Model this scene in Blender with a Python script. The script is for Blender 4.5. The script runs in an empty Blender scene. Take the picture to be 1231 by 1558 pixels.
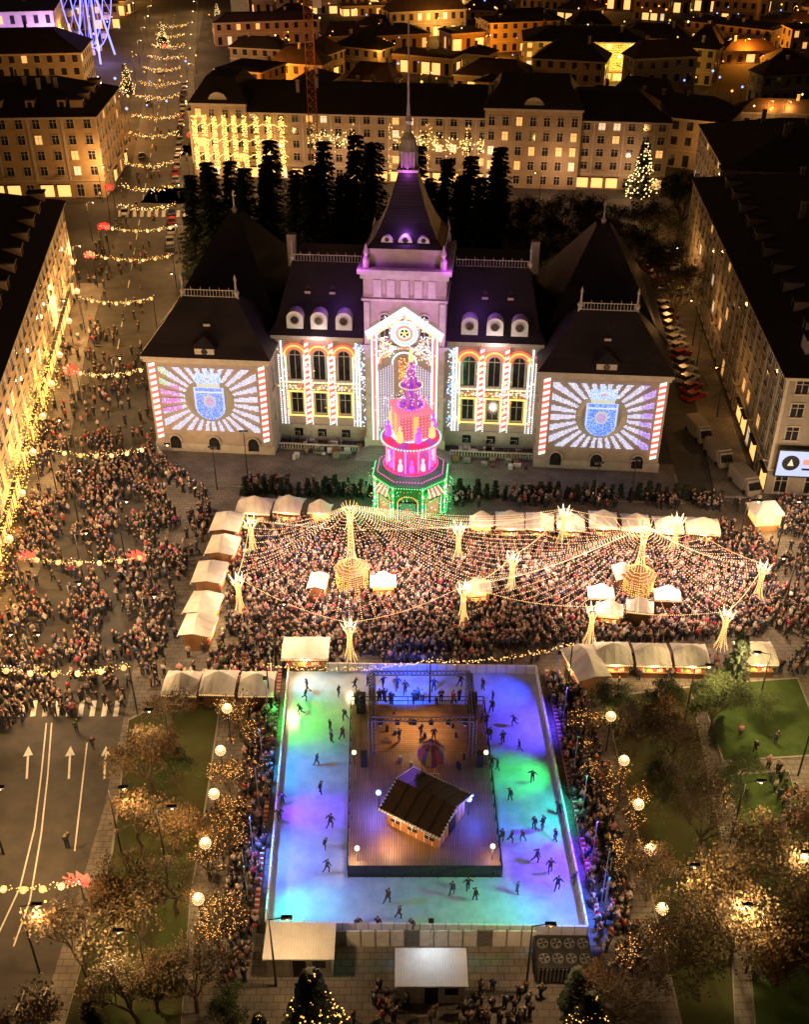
import bpy, math, random
import numpy as np
from mathutils import Vector, Matrix
random.seed(7); rng=np.random.default_rng(7)
sc=bpy.context.scene
# ------------------------------------------------------------------ image pixels -> ground metres, by estimated camera height / pitch
H=75.0; F=1636.0; TH=math.radians(33.2); CT=math.cos(TH); SN=math.sin(TH)
def G(u,v,z=0.0):
    v=v-779; t=(H-z)/(F*SN+v*CT)
    return ((u-615.5)*t,(F*CT-v*SN)*t)
def G3(u,v,z=0.0):
    a=G(u,v,z); return (a[0],a[1],z)
# ------------------------------------------------------------------ materials
def newmat(name):
    m=bpy.data.materials.new(name); m.use_nodes=True
    return m,m.node_tree.nodes,m.node_tree.links,m.node_tree.nodes['Principled BSDF']
def noisemat(name,c1,c2,scale=1.0,rough=0.8,detail=6,bump=0.0,spec=0.3,coord='Object',metal=0):
    m,N,L,B=newmat(name)
    tc=N.new('ShaderNodeTexCoord'); nz=N.new('ShaderNodeTexNoise'); nz.inputs['Scale'].default_value=scale; nz.inputs['Detail'].default_value=detail
    nz.inputs['Roughness'].default_value=.65
    cr=N.new('ShaderNodeValToRGB'); cr.color_ramp.elements[0].color=(*c1,1); cr.color_ramp.elements[1].color=(*c2,1)
    cr.color_ramp.elements[0].position=.32; cr.color_ramp.elements[1].position=.68
    L.new(tc.outputs[coord],nz.inputs['Vector']); L.new(nz.outputs['Fac'],cr.inputs[0]); L.new(cr.outputs[0],B.inputs['Base Color'])
    B.inputs['Roughness'].default_value=rough; B.inputs['Specular IOR Level'].default_value=spec; B.inputs['Metallic'].default_value=metal
    if bump:
        bp=N.new('ShaderNodeBump'); bp.inputs['Strength'].default_value=bump; L.new(nz.outputs['Fac'],bp.inputs['Height']); L.new(bp.outputs[0],B.inputs['Normal'])
    return m
def brickmat(name,c1,c2,mortar,scale,rough=.8,bw=.5,rh=.25,ms=.02,coord='Object',rot=None,offset=.5):
    m,N,L,B=newmat(name)
    tc=N.new('ShaderNodeTexCoord'); mp=N.new('ShaderNodeMapping'); br=N.new('ShaderNodeTexBrick'); nz=N.new('ShaderNodeTexNoise')
    nz.inputs['Scale'].default_value=.35; nz.inputs['Detail'].default_value=8
    if rot: mp.inputs['Rotation'].default_value=rot
    br.inputs['Scale'].default_value=scale; br.inputs['Color1'].default_value=(*c1,1); br.inputs['Color2'].default_value=(*c2,1); br.inputs['Mortar'].default_value=(*mortar,1)
    br.inputs['Brick Width'].default_value=bw; br.inputs['Row Height'].default_value=rh; br.inputs['Mortar Size'].default_value=ms; br.offset=offset
    mx=N.new('ShaderNodeMix'); mx.data_type='RGBA'; mx.blend_type='MULTIPLY'; mx.inputs[0].default_value=.7
    cr=N.new('ShaderNodeValToRGB'); cr.color_ramp.elements[0].color=(.4,.4,.4,1); cr.color_ramp.elements[1].color=(1.25,1.2,1.15,1); cr.color_ramp.elements[0].position=.3; cr.color_ramp.elements[1].position=.7
    L.new(tc.outputs[coord],mp.inputs[0]); L.new(mp.outputs[0],br.inputs['Vector']); L.new(tc.outputs[coord],nz.inputs['Vector']); L.new(nz.outputs['Fac'],cr.inputs[0])
    L.new(br.outputs['Color'],mx.inputs[6]); L.new(cr.outputs[0],mx.inputs[7]); L.new(mx.outputs[2],B.inputs['Base Color'])
    B.inputs['Roughness'].default_value=rough
    return m
def emat(name,col,s):
    m,N,L,B=newmat(name); B.inputs['Base Color'].default_value=(*col,1); B.inputs['Emission Color'].default_value=(*col,1); B.inputs['Emission Strength'].default_value=s
    m.cycles.emission_sampling='NONE'; return m
def attrmat(name,rough=.8,emit=0):
    m,N,L,B=newmat(name); a=N.new('ShaderNodeAttribute'); a.attribute_name='Col'
    L.new(a.outputs['Color'],B.inputs['Base Color']); B.inputs['Roughness'].default_value=rough
    if emit:
        B.inputs['Base Color'].default_value=(.1,.1,.1,1)
        for l in list(L):
            if l.to_socket==B.inputs['Base Color']: L.remove(l)
        L.new(a.outputs['Color'],B.inputs['Emission Color']); B.inputs['Emission Strength'].default_value=emit; m.cycles.emission_sampling='NONE'
    return m
M={}
M['ground']=noisemat('ground_mat',(.035,.033,.03),(.07,.062,.055),.15,.9)
M['asphalt']=noisemat('asphalt',(.045,.043,.04),(.09,.080,.066),.35,.75,10,spec=.35)
M['paving']=brickmat('paving',(.16,.14,.12),(.20,.18,.15),(.07,.06,.05),1.0,.75,.9,.6,.03)
M['kerb']=noisemat('kerb_stone',(.22,.21,.19),(.32,.3,.27),3,.8)
M['grass']=noisemat('grass',(.055,.042,.016),(.045,.068,.016),.55,.95,14,.4)
M['grass2']=noisemat('lawn_grass',(.030,.055,.012),(.06,.10,.02),.7,.95,14,.4)
M['paint']=noisemat('road_paint',(.55,.53,.48),(.8,.78,.72),4,.6)
M['stone']=noisemat('palace_stone',(.33,.27,.23),(.45,.38,.33),.6,.85,10)
M['stone_l']=noisemat('trim_stone',(.42,.37,.33),(.55,.5,.45),1.2,.85)
M['tan']=noisemat('tan_render',(.30,.23,.15),(.42,.33,.22),.4,.85,10)
M['tan2']=noisemat('grey_render',(.22,.19,.16),(.32,.28,.23),.4,.85,10)
M['tan3']=noisemat('ochre_render',(.34,.22,.11),(.45,.31,.16),.4,.85,10)
M['trim']=noisemat('facade_trim',(.38,.33,.26),(.5,.44,.36),1,.8)
M['roof']=brickmat('slate_roof',(.030,.020,.016),(.045,.03,.022),(.010,.008,.007),2.2,.6,.5,.3,.04)
M['roof2']=brickmat('tile_roof',(.085,.040,.022),(.06,.03,.018),(.02,.012,.009),2.0,.75,.5,.35,.05)
M['roofp']=brickmat('palace_slate',(.030,.021,.025),(.042,.030,.035),(.012,.009,.011),2.4,.5,.4,.3,.05)
M['dark']=noisemat('dark_metal',(.012,.012,.013),(.03,.03,.03),3,.5)
M['metal']=noisemat('steel',(.25,.25,.26),(.4,.4,.4),3,.4,metal=.7)
M['rust']=noisemat('crane_paint',(.30,.10,.03),(.42,.15,.05),3,.5)
M['glass']=noisemat('dark_glass',(.01,.011,.014),(.03,.03,.035),1,.12,spec=.6)
M['litwin']=emat('lit_window',(1,.52,.16),.9)
M['litwin2']=emat('lit_window_cool',(.9,.7,.45),.8)
M['shop']=emat('shop_window',(1,.52,.16),1.4)
M['ice']=noisemat('ice',(.36,.40,.44),(.52,.56,.60),.8,.18,12,.02,spec=.5)
M['deck']=brickmat('deck_boards',(.26,.15,.08),(.34,.19,.10),(.08,.04,.02),1,.55,3.0,.22,.02,rot=(0,0,math.pi/2))
M['wood']=brickmat('hut_boards',(.28,.14,.06),(.36,.19,.08),(.1,.05,.02),1,.7,2.5,.25,.02)
M['snow']=noisemat('white_roof_cloth',(.66,.63,.58),(.84,.82,.78),.9,.8,8)
M['white']=noisemat('white_panel',(.6,.6,.58),(.78,.77,.74),1.5,.6)
M['bark']=noisemat('bark',(.06,.042,.026),(.14,.10,.065),6,.9)
M['attr']=attrmat('cloth',.85)
M['leaf']=attrmat('foliage',.8)
M['carpaint']=attrmat('car_paint',.25)
M['bulb']=attrmat('bulbs_and_glow',.5,1.0)
M['ginger']=brickmat('gingerbread',(.45,.18,.06),(.5,.22,.08),(.75,.65,.5),1,.7,.8,.7,.06)
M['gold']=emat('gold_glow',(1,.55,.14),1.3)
M['tyre']=noisemat('rubber',(.012,.012,.012),(.02,.02,.02),3,.8)
# ------------------------------------------------------------------ mesh builder
class MB:
    def __init__(s): s.v=[];s.f=[];s.m=[];s.c=[];s.mats=[]
    def mi(s,k):
        if k not in s.mats: s.mats.append(k)
        return s.mats.index(k)
    def add(s,vs,fs,k,c=(1,1,1)):
        b=len(s.v); s.v.extend([tuple(p) for p in vs]); i=s.mi(k)
        for f in fs: s.f.append(tuple(b+j for j in f)); s.m.append(i); s.c.append(c)
    def obox(s,o,a,n,x0,x1,d0,d1,z0,z1,k,c=(1,1,1)):
        vs=[]
        for z in (z0,z1):
            for (x,d) in ((x0,d0),(x1,d0),(x1,d1),(x0,d1)):
                vs.append((o[0]+a[0]*x+n[0]*d,o[1]+a[1]*x+n[1]*d,z))
        s.add(vs,[(0,3,2,1),(4,5,6,7),(0,1,5,4),(1,2,6,5),(2,3,7,6),(3,0,4,7)],k,c)
    def box(s,x0,y0,z0,x1,y1,z1,k,c=(1,1,1)): s.obox((0,0),(1,0),(0,1),x0,x1,y0,y1,z0,z1,k,c)
    def tube(s,p0,p1,r0,r1,n,k,c=(1,1,1),cap=True):
        p0=Vector(p0);p1=Vector(p1);d=(p1-p0)
        if d.length<1e-6:return
        d.normalize(); a=d.orthogonal().normalized(); b=d.cross(a)
        vs=[]
        for p,r in ((p0,r0),(p1,r1)):
            for i in range(n):
                t=2*math.pi*i/n; vs.append(p+a*(r*math.cos(t))+b*(r*math.sin(t)))
        fs=[(i,(i+1)%n,n+(i+1)%n,n+i) for i in range(n)]
        if cap: fs+= [tuple(range(n-1,-1,-1)),tuple(range(n,2*n))]
        s.add(vs,fs,k,c)
    def lathe(s,prof,n,k,cx=0,cy=0,c=(1,1,1),cols=None,rot=0):
        for j in range(len(prof)-1):
            (r0,z0),(r1,z1)=prof[j],prof[j+1]
            vs=[]
            for r,z in ((r0,z0),(r1,z1)):
                for i in range(n):
                    t=rot+2*math.pi*i/n; vs.append((cx+r*math.cos(t),cy+r*math.sin(t),z))
            if cols:
                for i in range(n): s.add([vs[i],vs[(i+1)%n],vs[n+(i+1)%n],vs[n+i]],[(0,1,2,3)],k,cols[(i)%len(cols)])
            else: s.add(vs,[(i,(i+1)%n,n+(i+1)%n,n+i) for i in range(n)],k,c)
        r,z=prof[-1]
        if r>.01: s.add([(cx+r*math.cos(rot+2*math.pi*i/n),cy+r*math.sin(rot+2*math.pi*i/n),z) for i in range(n)],[tuple(range(n))],k,c)
    def frus(s,b,z0,t,z1,k,c=(1,1,1)):
        vs=[(b[0],b[1],z0),(b[2],b[1],z0),(b[2],b[3],z0),(b[0],b[3],z0),(t[0],t[1],z1),(t[2],t[1],z1),(t[2],t[3],z1),(t[0],t[3],z1)]
        s.add(vs,[(0,3,2,1),(4,5,6,7),(0,1,5,4),(1,2,6,5),(2,3,7,6),(3,0,4,7)],k,c)
    def bulb(s,p,r,c,k='bulb'):
        x,y,z=p
        s.add([(x+r,y,z),(x-r,y,z),(x,y+r,z),(x,y-r,z),(x,y,z+r),(x,y,z-r)],[(0,2,4),(2,1,4),(1,3,4),(3,0,4),(2,0,5),(1,2,5),(3,1,5),(0,3,5)],k,c)
    def sphere(s,p,r,k,c=(1,1,1),n=10,m=6,sz=1):
        for j in range(m):
            a0=math.pi*j/m-math.pi/2;a1=math.pi*(j+1)/m-math.pi/2
            vs=[]
            for a in (a0,a1):
                for i in range(n):
                    t=2*math.pi*i/n; vs.append((p[0]+r*math.cos(a)*math.cos(t),p[1]+r*math.cos(a)*math.sin(t),p[2]+r*sz*math.sin(a)))
            s.add(vs,[(i,(i+1)%n,n+(i+1)%n,n+i) for i in range(n)],k,c)
    def mesh(s,name):
        me=bpy.data.meshes.new(name); me.from_pydata(s.v,[],s.f)
        for k in s.mats: me.materials.append(M[k])
        me.polygons.foreach_set('material_index',np.array(s.m,dtype=np.int32))
        at=me.attributes.new('Col','FLOAT_COLOR','FACE')
        c=np.ones((len(s.f),4),dtype=np.float32); c[:,:3]=np.array(s.c,dtype=np.float32).reshape(-1,3); at.data.foreach_set('color',c.ravel())
        me.update(); return me
    def build(s,name,loc=(0,0,0),rz=0,parent=None,scale=None):
        return put(s.mesh(name),name,loc,rz,parent,scale)
def put(me,name,loc=(0,0,0),rz=0,parent=None,scale=None):
    o=bpy.data.objects.new(name,me); sc.collection.objects.link(o); o.location=loc if len(loc)==3 else (loc[0],loc[1],0); o.rotation_euler=(0,0,rz)
    if scale: o.scale=(scale,)*3 if not hasattr(scale,'__len__') else scale
    if parent: o.parent=parent
    return o
def empty(name,loc=(0,0,0),rz=0): 
    return put(None,name,loc,rz)
def plight(parent,loc,e,col,rad=.3,name='bulb_light'):
    l=bpy.data.lights.new(name,'POINT'); l.energy=e; l.color=col; l.shadow_soft_size=rad
    o=bpy.data.objects.new(name,l); sc.collection.objects.link(o); o.parent=parent; o.location=loc; return o
def slight(parent,loc,target,e,col,ang,blend=.8,rad=.3,name='spot_light'):
    l=bpy.data.lights.new(name,'SPOT'); l.energy=e; l.color=col; l.spot_size=math.radians(ang); l.spot_blend=blend; l.shadow_soft_size=rad
    o=bpy.data.objects.new(name,l); sc.collection.objects.link(o); o.parent=parent; o.location=loc
    d=Vector(target)-Vector(loc); o.rotation_euler=d.to_track_quat('-Z','Y').to_euler(); return o
WARM=(1,.62,.28); AMB=(1,.45,.12); GOLD=(1,.58,.2)
# ------------------------------------------------------------------ camera, world, moon-level sun
cam=bpy.data.cameras.new('camera'); co=bpy.data.objects.new('camera',cam); sc.collection.objects.link(co)
co.location=(0,0,H); co.rotation_euler=(math.pi/2-TH,0,0); cam.sensor_fit='VERTICAL'; cam.sensor_height=24; cam.lens=24*F/1558; cam.clip_end=6000; cam.clip_start=.5
sc.camera=co
w=bpy.data.worlds.new('World'); sc.world=w; w.use_nodes=True; N=w.node_tree.nodes; L=w.node_tree.links
bg=N['Background']; sk=N.new('ShaderNodeTexSky'); sk.sky_type='NISHITA'; sk.sun_disc=False; sk.sun_elevation=math.radians(1); sk.sun_rotation=math.radians(200)
mx=N.new('ShaderNodeMix'); mx.data_type='RGBA'; mx.inputs[0].default_value=.93; mx.inputs[7].default_value=(1.0,.46,.18,1)
L.new(sk.outputs[0],mx.inputs[6]); L.new(mx.outputs[2],bg.inputs[0]); bg.inputs[1].default_value=.026
sl=bpy.data.lights.new('moon','SUN'); sl.energy=.015; sl.color=(1,.75,.55); sl.angle=math.radians(3)
so=bpy.data.objects.new('moon',sl); sc.collection.objects.link(so); so.rotation_euler=(math.radians(40),0,math.radians(-20))
sc.view_settings.view_transform='Standard'; sc.view_settings.look='None'; sc.view_settings.exposure=0
# ------------------------------------------------------------------ ground
def sheet(name,pts,z,k):
    mb=MB(); mb.add([(p[0],p[1],z) for p in pts],[tuple(range(len(pts)))],k); o=mb.build(name)
    if o.data.polygons[0].normal.z<0: o.data.flip_normals()
    return o
def slab(name,pts,h,k,kk='kerb',kw=.18):
    mb=MB(); n=len(pts)
    ar=sum(pts[i][0]*pts[(i+1)%n][1]-pts[(i+1)%n][0]*pts[i][1] for i in range(n))
    if ar<0: pts=pts[::-1]
    cx=sum(p[0] for p in pts)/n; cy=sum(p[1] for p in pts)/n
    inn=[]
    for p in pts:
        d=Vector((cx-p[0],cy-p[1])); d.normalize(); inn.append((p[0]+d.x*kw*1.4,p[1]+d.y*kw*1.4))
    vs=[(p[0],p[1],0) for p in pts]+[(p[0],p[1],h) for p in pts]+[(p[0],p[1],h) for p in inn]
    mb.add(vs,[(i,(i+1)%n,n+(i+1)%n,n+i) for i in range(n)]+[(n+i,n+(i+1)%n,2*n+(i+1)%n,2*n+i) for i in range(n)],kk)
    mb.add([(p[0],p[1],h) for p in inn],[tuple(range(n))],k)
    return mb.build(name)
sheet('ground',[(-4000,-1000),(4000,-1000),(4000,6000),(-4000,6000)],0,'ground')
sheet('plaza_paving',[(-60,30),(52,30),(52,118),(44,126),(-34,132),(-40,150),(-62,150)],.004,'paving')
sheet('road',[(-60,20),(-27,20),(-27,66),(-27.8,80),(-30,100),(-38,150),(-47,235),(-75,410),(-120,760),(-136,760),(-91,410),(-62,235),(-53,150),(-50,112),(-60,100)],.008,'asphalt')
sheet('side_road',[(36,118),(45,118),(53,200),(57,245),(-60,255),(-60,243),(45,232),(40,165)],.008,'asphalt')
sheet('far_road',[(-60,283),(140,268),(400,240),(400,250),(140,278),(-60,293)],.008,'asphalt')
mb=MB()
def line(p,q,wd,k='paint',z=.014):
    d=Vector((q[0]-p[0],q[1]-p[1])); n=Vector((-d.y,d.x)).normalized()*wd/2
    mb.add([(p[0]-n.x,p[1]-n.y,z),(p[0]+n.x,p[1]+n.y,z),(q[0]+n.x,q[1]+n.y,z),(q[0]-n.x,q[1]-n.y,z)],[(3,2,1,0)],k)
for pl in ([(20,1440),(45,1370),(62,1270),(72,1180),(78,1100)],[(-5,1425),(30,1350),(52,1260),(62,1180),(70,1100)]):
    for a,b in zip(pl[:-1],pl[1:]): line(G(*a),G(*b),.13)
for a,b in (((113,1295),(132,1130)),((20,1545),(38,1505)),((60,1530),(72,1500)),((90,1410),(98,1370))): line(G(*a),G(*b),.13)
for i in range(9):
    u=34+i*18; line(G(u-3,1090),G(u+1,1066),.5)
for i in range(12):
    u=182+i*11; line(G(u,330),G(u+1,320),.8)
for i in range(40):
    y=155+i*9; xc=-45.5-(y-150)*.152
    line((xc,y),(xc-.6,y+4),.18)
for (u,v) in ((40,1185),(104,1185),(158,1185)):
    a=G(u,v); b=G(u+2,v-35); line(a,b,.2); d=Vector((b[0]-a[0],b[1]-a[1])).normalized(); n=Vector((-d.y,d.x))
    mb.add([(b[0]+n.x*.45,b[1]+n.y*.45,.014),(b[0]-n.x*.45,b[1]-n.y*.45,.014),(b[0]+d.x*1.3,b[1]+d.y*1.3,.014)],[(0,1,2)],'paint')
mb.build('road_markings')
P=lambda l:[G(*q) for q in l]
slab('park_lawn',P([(195,1095),(255,1065),(335,1072),(318,1200),(290,1370),(275,1570),(95,1570),(168,1300)]),.12,'grass')
slab('park_lawn',P([(1060,1042),(1215,1032),(1262,1150),(1100,1160)]),.12,'grass2')
slab('park_lawn',P([(918,1060),(1050,1045),(1110,1320),(1120,1570),(1040,1570),(975,1300)]),.12,'grass')
slab('park_lawn',P([(1115,1178),(1200,1172),(1270,1400),(1300,1570),(1150,1570)]),.12,'grass2')
slab('pavement',[(-48.5,86),(-42,86),(-43.5,110),(-53,165),(-56.5,193),(-61.5,193)],.12,'paving')
slab('pavement',[(-36,165),(-34,165),(-42,240),(-46,240)],.12,'paving')
slab('pavement',[(40.5,118),(46,118),(54,200),(51,200)],.12,'paving')
slab('palace_forecourt',[(-35,121.5),(36,116.5),(36.5,123.8),(-34.5,130)],.14,'paving')
# ------------------------------------------------------------------ generic buildings
def window(mb,o,a,n,x,z,w,h,lit,simple=False,trim='trim'):
    g='glass' if not lit else random.choice(['litwin','litwin','litwin2'])
    mb.obox(o,a,n,x-w/2,x+w/2,0,.02 if simple else .03,z,z+h,g)
    t=.12
    if simple:
        mb.obox(o,a,n,x-w/2-t,x+w/2+t,0,.07,z-.15,z,trim); mb.obox(o,a,n,x-w/2-t,x+w/2+t,0,.07,z+h,z+h+.15,trim); return
    mb.obox(o,a,n,x-w/2-t,x-w/2,0,.09,z,z+h,trim); mb.obox(o,a,n,x+w/2,x+w/2+t,0,.09,z,z+h,trim)
    mb.obox(o,a,n,x-w/2-t,x+w/2+t,0,.12,z+h,z+h+.18,trim); mb.obox(o,a,n,x-w/2-t-.1,x+w/2+t+.1,0,.22,z-.14,z,trim)
    mb.obox(o,a,n,x-.04,x+.04,0.03,.06,z,z+h,trim); mb.obox(o,a,n,x-w/2,x+w/2,0.03,.055,z+h*.66,z+h*.66+.07,trim)
def building(name,x,y,rot,w,d,h,floors,bay,roofh,wall='tan',roof='roof',lit=.15,shop=.5,simple=False,dorm=False,inset=.38,sides='flr'):
    mb=MB(); mb.box(0,0,0,w,d,h,wall)
    fh=h/(floors+.25)
    S={'f':((0,0),(1,0),(0,-1),w),'l':((0,d),(0,-1),(-1,0),d),'r':((w,0),(0,1),(1,0),d),'b':((w,d),(-1,0),(0,1),w)}
    for k in sides:
        o,a,n,ln=S[k]; nb=max(1,int(ln/bay)); b=ln/nb
        mb.obox(o,a,n,-.3,ln+.3,.003,.45,h-.45,h-.02,'trim')
        mb.obox(o,a,n,-.1,ln+.1,.003,.2,fh*1.12,fh*1.12+.3,'trim')
        for i in range(nb):
            for j in range(floors):
                z=j*fh+ (.9 if j else .4)+(.25*fh if j else 0); hh=fh*.56 if j else fh*.78
                if j==0 and random.random()<shop: mb.obox(o,a,n,(i+.12)*b,(i+.88)*b,0,.03,.35,.35+hh,'shop'); mb.obox(o,a,n,(i+.08)*b,(i+.92)*b,0,.5,.4+hh,.6+hh,'dark'); continue
                window(mb,o,a,n,(i+.5)*b,z,min(1.5,b*.45),hh,random.random()<lit,simple)
            if not simple and i%2==0: mb.obox(o,a,n,i*b-.2,i*b+.2,.003,.14,fh*1.2,h-.5,'trim')
            if not simple and i%3==1: 
                z=fh+fh*.25+.75; mb.obox(o,a,n,(i+.15)*b,(i+.85)*b,.003,.8,z-.15,z,'trim')
                for q in range(9): mb.obox(o,a,n,(i+.15)*b+q*b*.7/8.5,(i+.15)*b+q*b*.7/8.5+.04,.72,.76,z,z+.85,'dark')
    e=.6; ix=min(d,w)*inset
    mb.frus((-e,-e,w+e,d+e),h,(ix,ix,w-ix,d-ix),h+roofh,roof)
    for i in range(max(1,int(w*d/160))):
        cx=random.uniform(ix*.7,w-ix*.7); cy=random.uniform(ix*.7,d-ix*.7)
        mb.box(cx-.4,cy-.3,h+roofh*.3,cx+.4,cy+.3,h+roofh+1.2,'tan2'); mb.box(cx-.5,cy-.4,h+roofh+1.2,cx+.5,cy+.4,h+roofh+1.35,'trim')
    if dorm:
        for k in sides:
            o,a,n,ln=S[k]
            for i in range(int(ln/7)):
                xx=3.5+i*7; f=.3; dd=-ix*f; zz=h+roofh*f-.3
                mb.obox(o,a,n,xx-.9,xx+.9,dd-2.2,dd+.6,zz-.6,zz+1.7,wall)
                mb.obox(o,a,n,xx-.5,xx+.5,dd+.6,dd+.63,zz,zz+1.3,'glass')
                mb.obox(o,a,n,xx-1.1,xx+1.1,dd-2.3,dd+.85,zz+1.7,zz+1.9,roof)
    return mb.build(name,(x,y,0),rot)
r1=math.radians(8.75); pal=math.radians(-5.1)
building('apartment_building',-70.2,84.2,r1,25,105,16,4,3.6,5,'tan3','roof',.1,.75,dorm=True,sides='rf')
building('corner_building',-128.6,243.9,math.radians(3),60,30,18,5,3.6,5,'tan3','roof',.12,.5,dorm=True,sides='fr')
hot=building('hotel_building',-51,264,math.radians(-6.2),112,18,15.5,5,3.3,5,'tan','roof',.16,.8,sides='flr')
nb_=building('apartment_building',47,119,pal,38,84,17,5,3.6,5.5,'tan2','roof',.09,.2,dorm=True,sides='lf')
plight(nb_,(2,-8,6),1200,(1,.7,.45),.4)
building('apartment_building',63,212,pal,80,36,16,5,3.6,5,'tan2','roof',.08,.2,sides='lf')
building('apartment_building',-175,330,math.radians(6),80,22,15,4,3.6,5,'tan2','roof',.15,.5,simple=True,sides='fr')
def pav(x0,x1,hh):
    mb=MB(); mb.box(x0,-1.2,0,x1,17,hh,'tan')
    nb=int((x1-x0)/3.1); b=(x1-x0)/nb
    for i in range(nb):
        for j in range(5): window(mb,(x0,-1.2),(1,0),(0,-1),(i+.5)*b,1+j*3.3,1.3,1.9,random.random()<.25)
    mb.obox((x0,-1.2),(1,0),(0,-1),-.3,x1-x0+.3,.003,.5,hh-.5,hh,'trim'); 
    mb.frus((x0-.5,-1.7,x1+.5,17.5),hh,(x0+3,3,x1-3,13),hh+5,'roof')
    cx=(x0+x1)/2; pts=[(cx+2.4*math.cos(t),-1.0,hh+2.4*math.sin(t)) for t in np.linspace(0,math.pi,12)]
    mb.add(pts+[(p[0],-.4,p[2]) for p in pts],[tuple(range(12))]+[(i,i+1,13+i,12+i) for i in range(11)],'trim')
    o=mb.build('pavilion',parent=hot)
pav(1,14,17.5); pav(70,92,18)
mb=MB(); GC=(3.0,1.6,.35)
for cx in (1.6,4,6.4,8.8,11.2,13.6,16.5,19.5,22.5):
    for z in np.arange(2.5,15,.36):
        if random.random()<.12: continue
        for s in (-.45,-.15,.15,.45): mb.bulb((cx+s+random.uniform(-.15,.15),-1.85,z+random.uniform(-.2,.2)),.18,GC)
for zz in (5.5,9,12.5):
    for x in np.arange(1.5,24,.3): mb.bulb((x,-1.9,zz+.6*abs(math.sin(x*1.3))),.16,GC)
for i in range(16):
    a=26+i*3.6
    if random.random()<.25: continue
    for k in range(34): mb.bulb((a+random.gauss(0,1.0),-1.0,9.5+random.gauss(0,1.0)+.4*math.sin(i)),.16,(3.0,1.8,.6))
for i in range(7):
    for k in range(30): mb.bulb((30+i*9+random.gauss(0,.3),-1.0,random.uniform(2,14)),.12,GC)
mb.build('facade_lights',parent=hot)
for x in (5,20,36,52,70,88,104): plight(hot,(x,-7,6),1700,(1,.55,.3),.4)
# ------------------------------------------------------------------ distant city
def xs(y): return -45.5-(y-150)*.152
cnt=0; city=[]
rows=[296,322,352,384,418,455,495,540,590,645,705,770]
for ri,ry in enumerate(rows):
    x=-.37*ry-40; brot=random.uniform(-16,6); boff=0
    while x<.37*ry+60:
        if random.random()<.35: brot=random.choice([random.uniform(-38,-12),random.uniform(-8,20)]); boff=random.uniform(-8,8)
        wd=random.uniform(8,24) if ry<500 else random.uniform(14,34)
        if random.random()<.12: wd*=1.9
        yy=ry-(x*.09)+boff+random.uniform(-4,4)
        if abs(x+wd/2-xs(yy))<wd/2+17 or (x<xs(yy) and 360<yy<450) or x<-100 and yy<370: x+=wd+2; continue
        hh=random.choice([random.uniform(3.5,7),random.uniform(6,13)]); flat=random.random()<.25
        building('town_house',x,yy,math.radians(brot+random.uniform(-5,5)),wd,random.uniform(7,16),hh,max(1,int(hh/3.3)),3.4,.6 if flat else random.uniform(2,5),random.choice(['tan','tan2','tan3']),random.choice(['roof','roof2','roof2']),.08,.2,simple=True,sides='flr',inset=.12 if flat else random.choice([.38,.48]))
        city.append((x,yy,wd)); cnt+=1; x+=wd+random.choice([.5,2,7,18])
lm=MB(); lm.tube((0,0,0),(0,0,8),.1,.06,6,'dark'); lm.tube((0,0,8),(1.2,0,8.3),.05,.04,5,'dark'); lm.box(.9,-.15,8.2,1.7,.15,8.35,'dark'); lm.add([(.95,-.13,8.19),(1.65,-.13,8.19),(1.65,.13,8.19),(.95,.13,8.19)],[(0,3,2,1)],'gold')
lm.bulb((1.3,0,8.1),.16,(5,2.3,.6))
LM=lm.mesh('street_lamp')
def lamp(x,y,e=900,col=AMB,rz=0):
    o=put(LM,'street_lamp',(x,y,0),rz); plight(o,(1.3,0,7.7),e,col,.25)
for ri,ry in enumerate(rows[:-1]):
    for k in range(5 if ry<500 else 6):
        x=random.uniform(-.36*ry,.36*ry); y=ry-x*.09-6
        if abs(x-xs(y))<12: continue
        lamp(x,y,random.choice([1500,3500,5000,9000,18000])*(ry/400),random.choice([(1,.30,.02),(1,.38,.05),(1,.48,.1)]),0)
fl=MB()
for k in range(420):
    ry=random.uniform(300,740); x=random.uniform(-.36*ry,.36*ry)
    fl.bulb((x,ry,random.uniform(5,9)),random.uniform(.2,.5),random.choice([(3,1.0,.1),(3,1.2,.2),(2.5,1.8,.9),(3,1,.1),(.6,.9,2)])); fl.tube((x,ry,0),(x,ry,5),.07,.07,4,'dark')
fl.build('distant_street_lights')
for y in range(165,520,26):
    lamp(xs(y)-9,y,4500,(1,.52,.18),0); lamp(xs(y)+9,y+12,3500,(1,.54,.2),math.pi)
for (x,y,e) in ((46,140,600),(48,165,900),(51,190,1500),(56,225,1800),(30,238,1500),(0,242,1500),(-30,246,1500),(75,262,2000),(100,300,2500)): lamp(x,y,e,(1,.48,.14),math.pi)
for (u,v,e) in ((20,1060,3600),(5,1300,4200),(60,1480,3200),(185,1300,1800)): lamp(*G(u,v),e,(1,.56,.22),0)
for (u,v,e) in ((1150,1090,3600),(1215,1180,2400),(1040,1110,1500),(1110,1290,2400),(1135,1480,2600),(1010,1420,1300),(255,1330,1600),(265,1180,1500),(230,1520,2200),(1220,1400,2000)): lamp(*G(u,v),e,(1,.68,.3),random.choice([0,math.pi]))  # several of these posts added to brighten the dark park corners
b=building('lit_hall_building',*G(795,122),math.radians(-4),40,20,12,4,3.5,3,'tan3','roof',.6,.9,simple=True,sides='fl')
mb=MB()
for i in range(60):
    for j in range(16):
        mb.bulb((22+i*.3,-.4,11.5-j*.5-random.random()*.3),.15,(3.0,1.6,.2))
mb.build('curtain_lights',parent=b); plight(b,(15,-9,6),7000,(1,.6,.12),.4); plight(b,(32,-9,6),7000,(1,.6,.12),.4)
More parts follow.
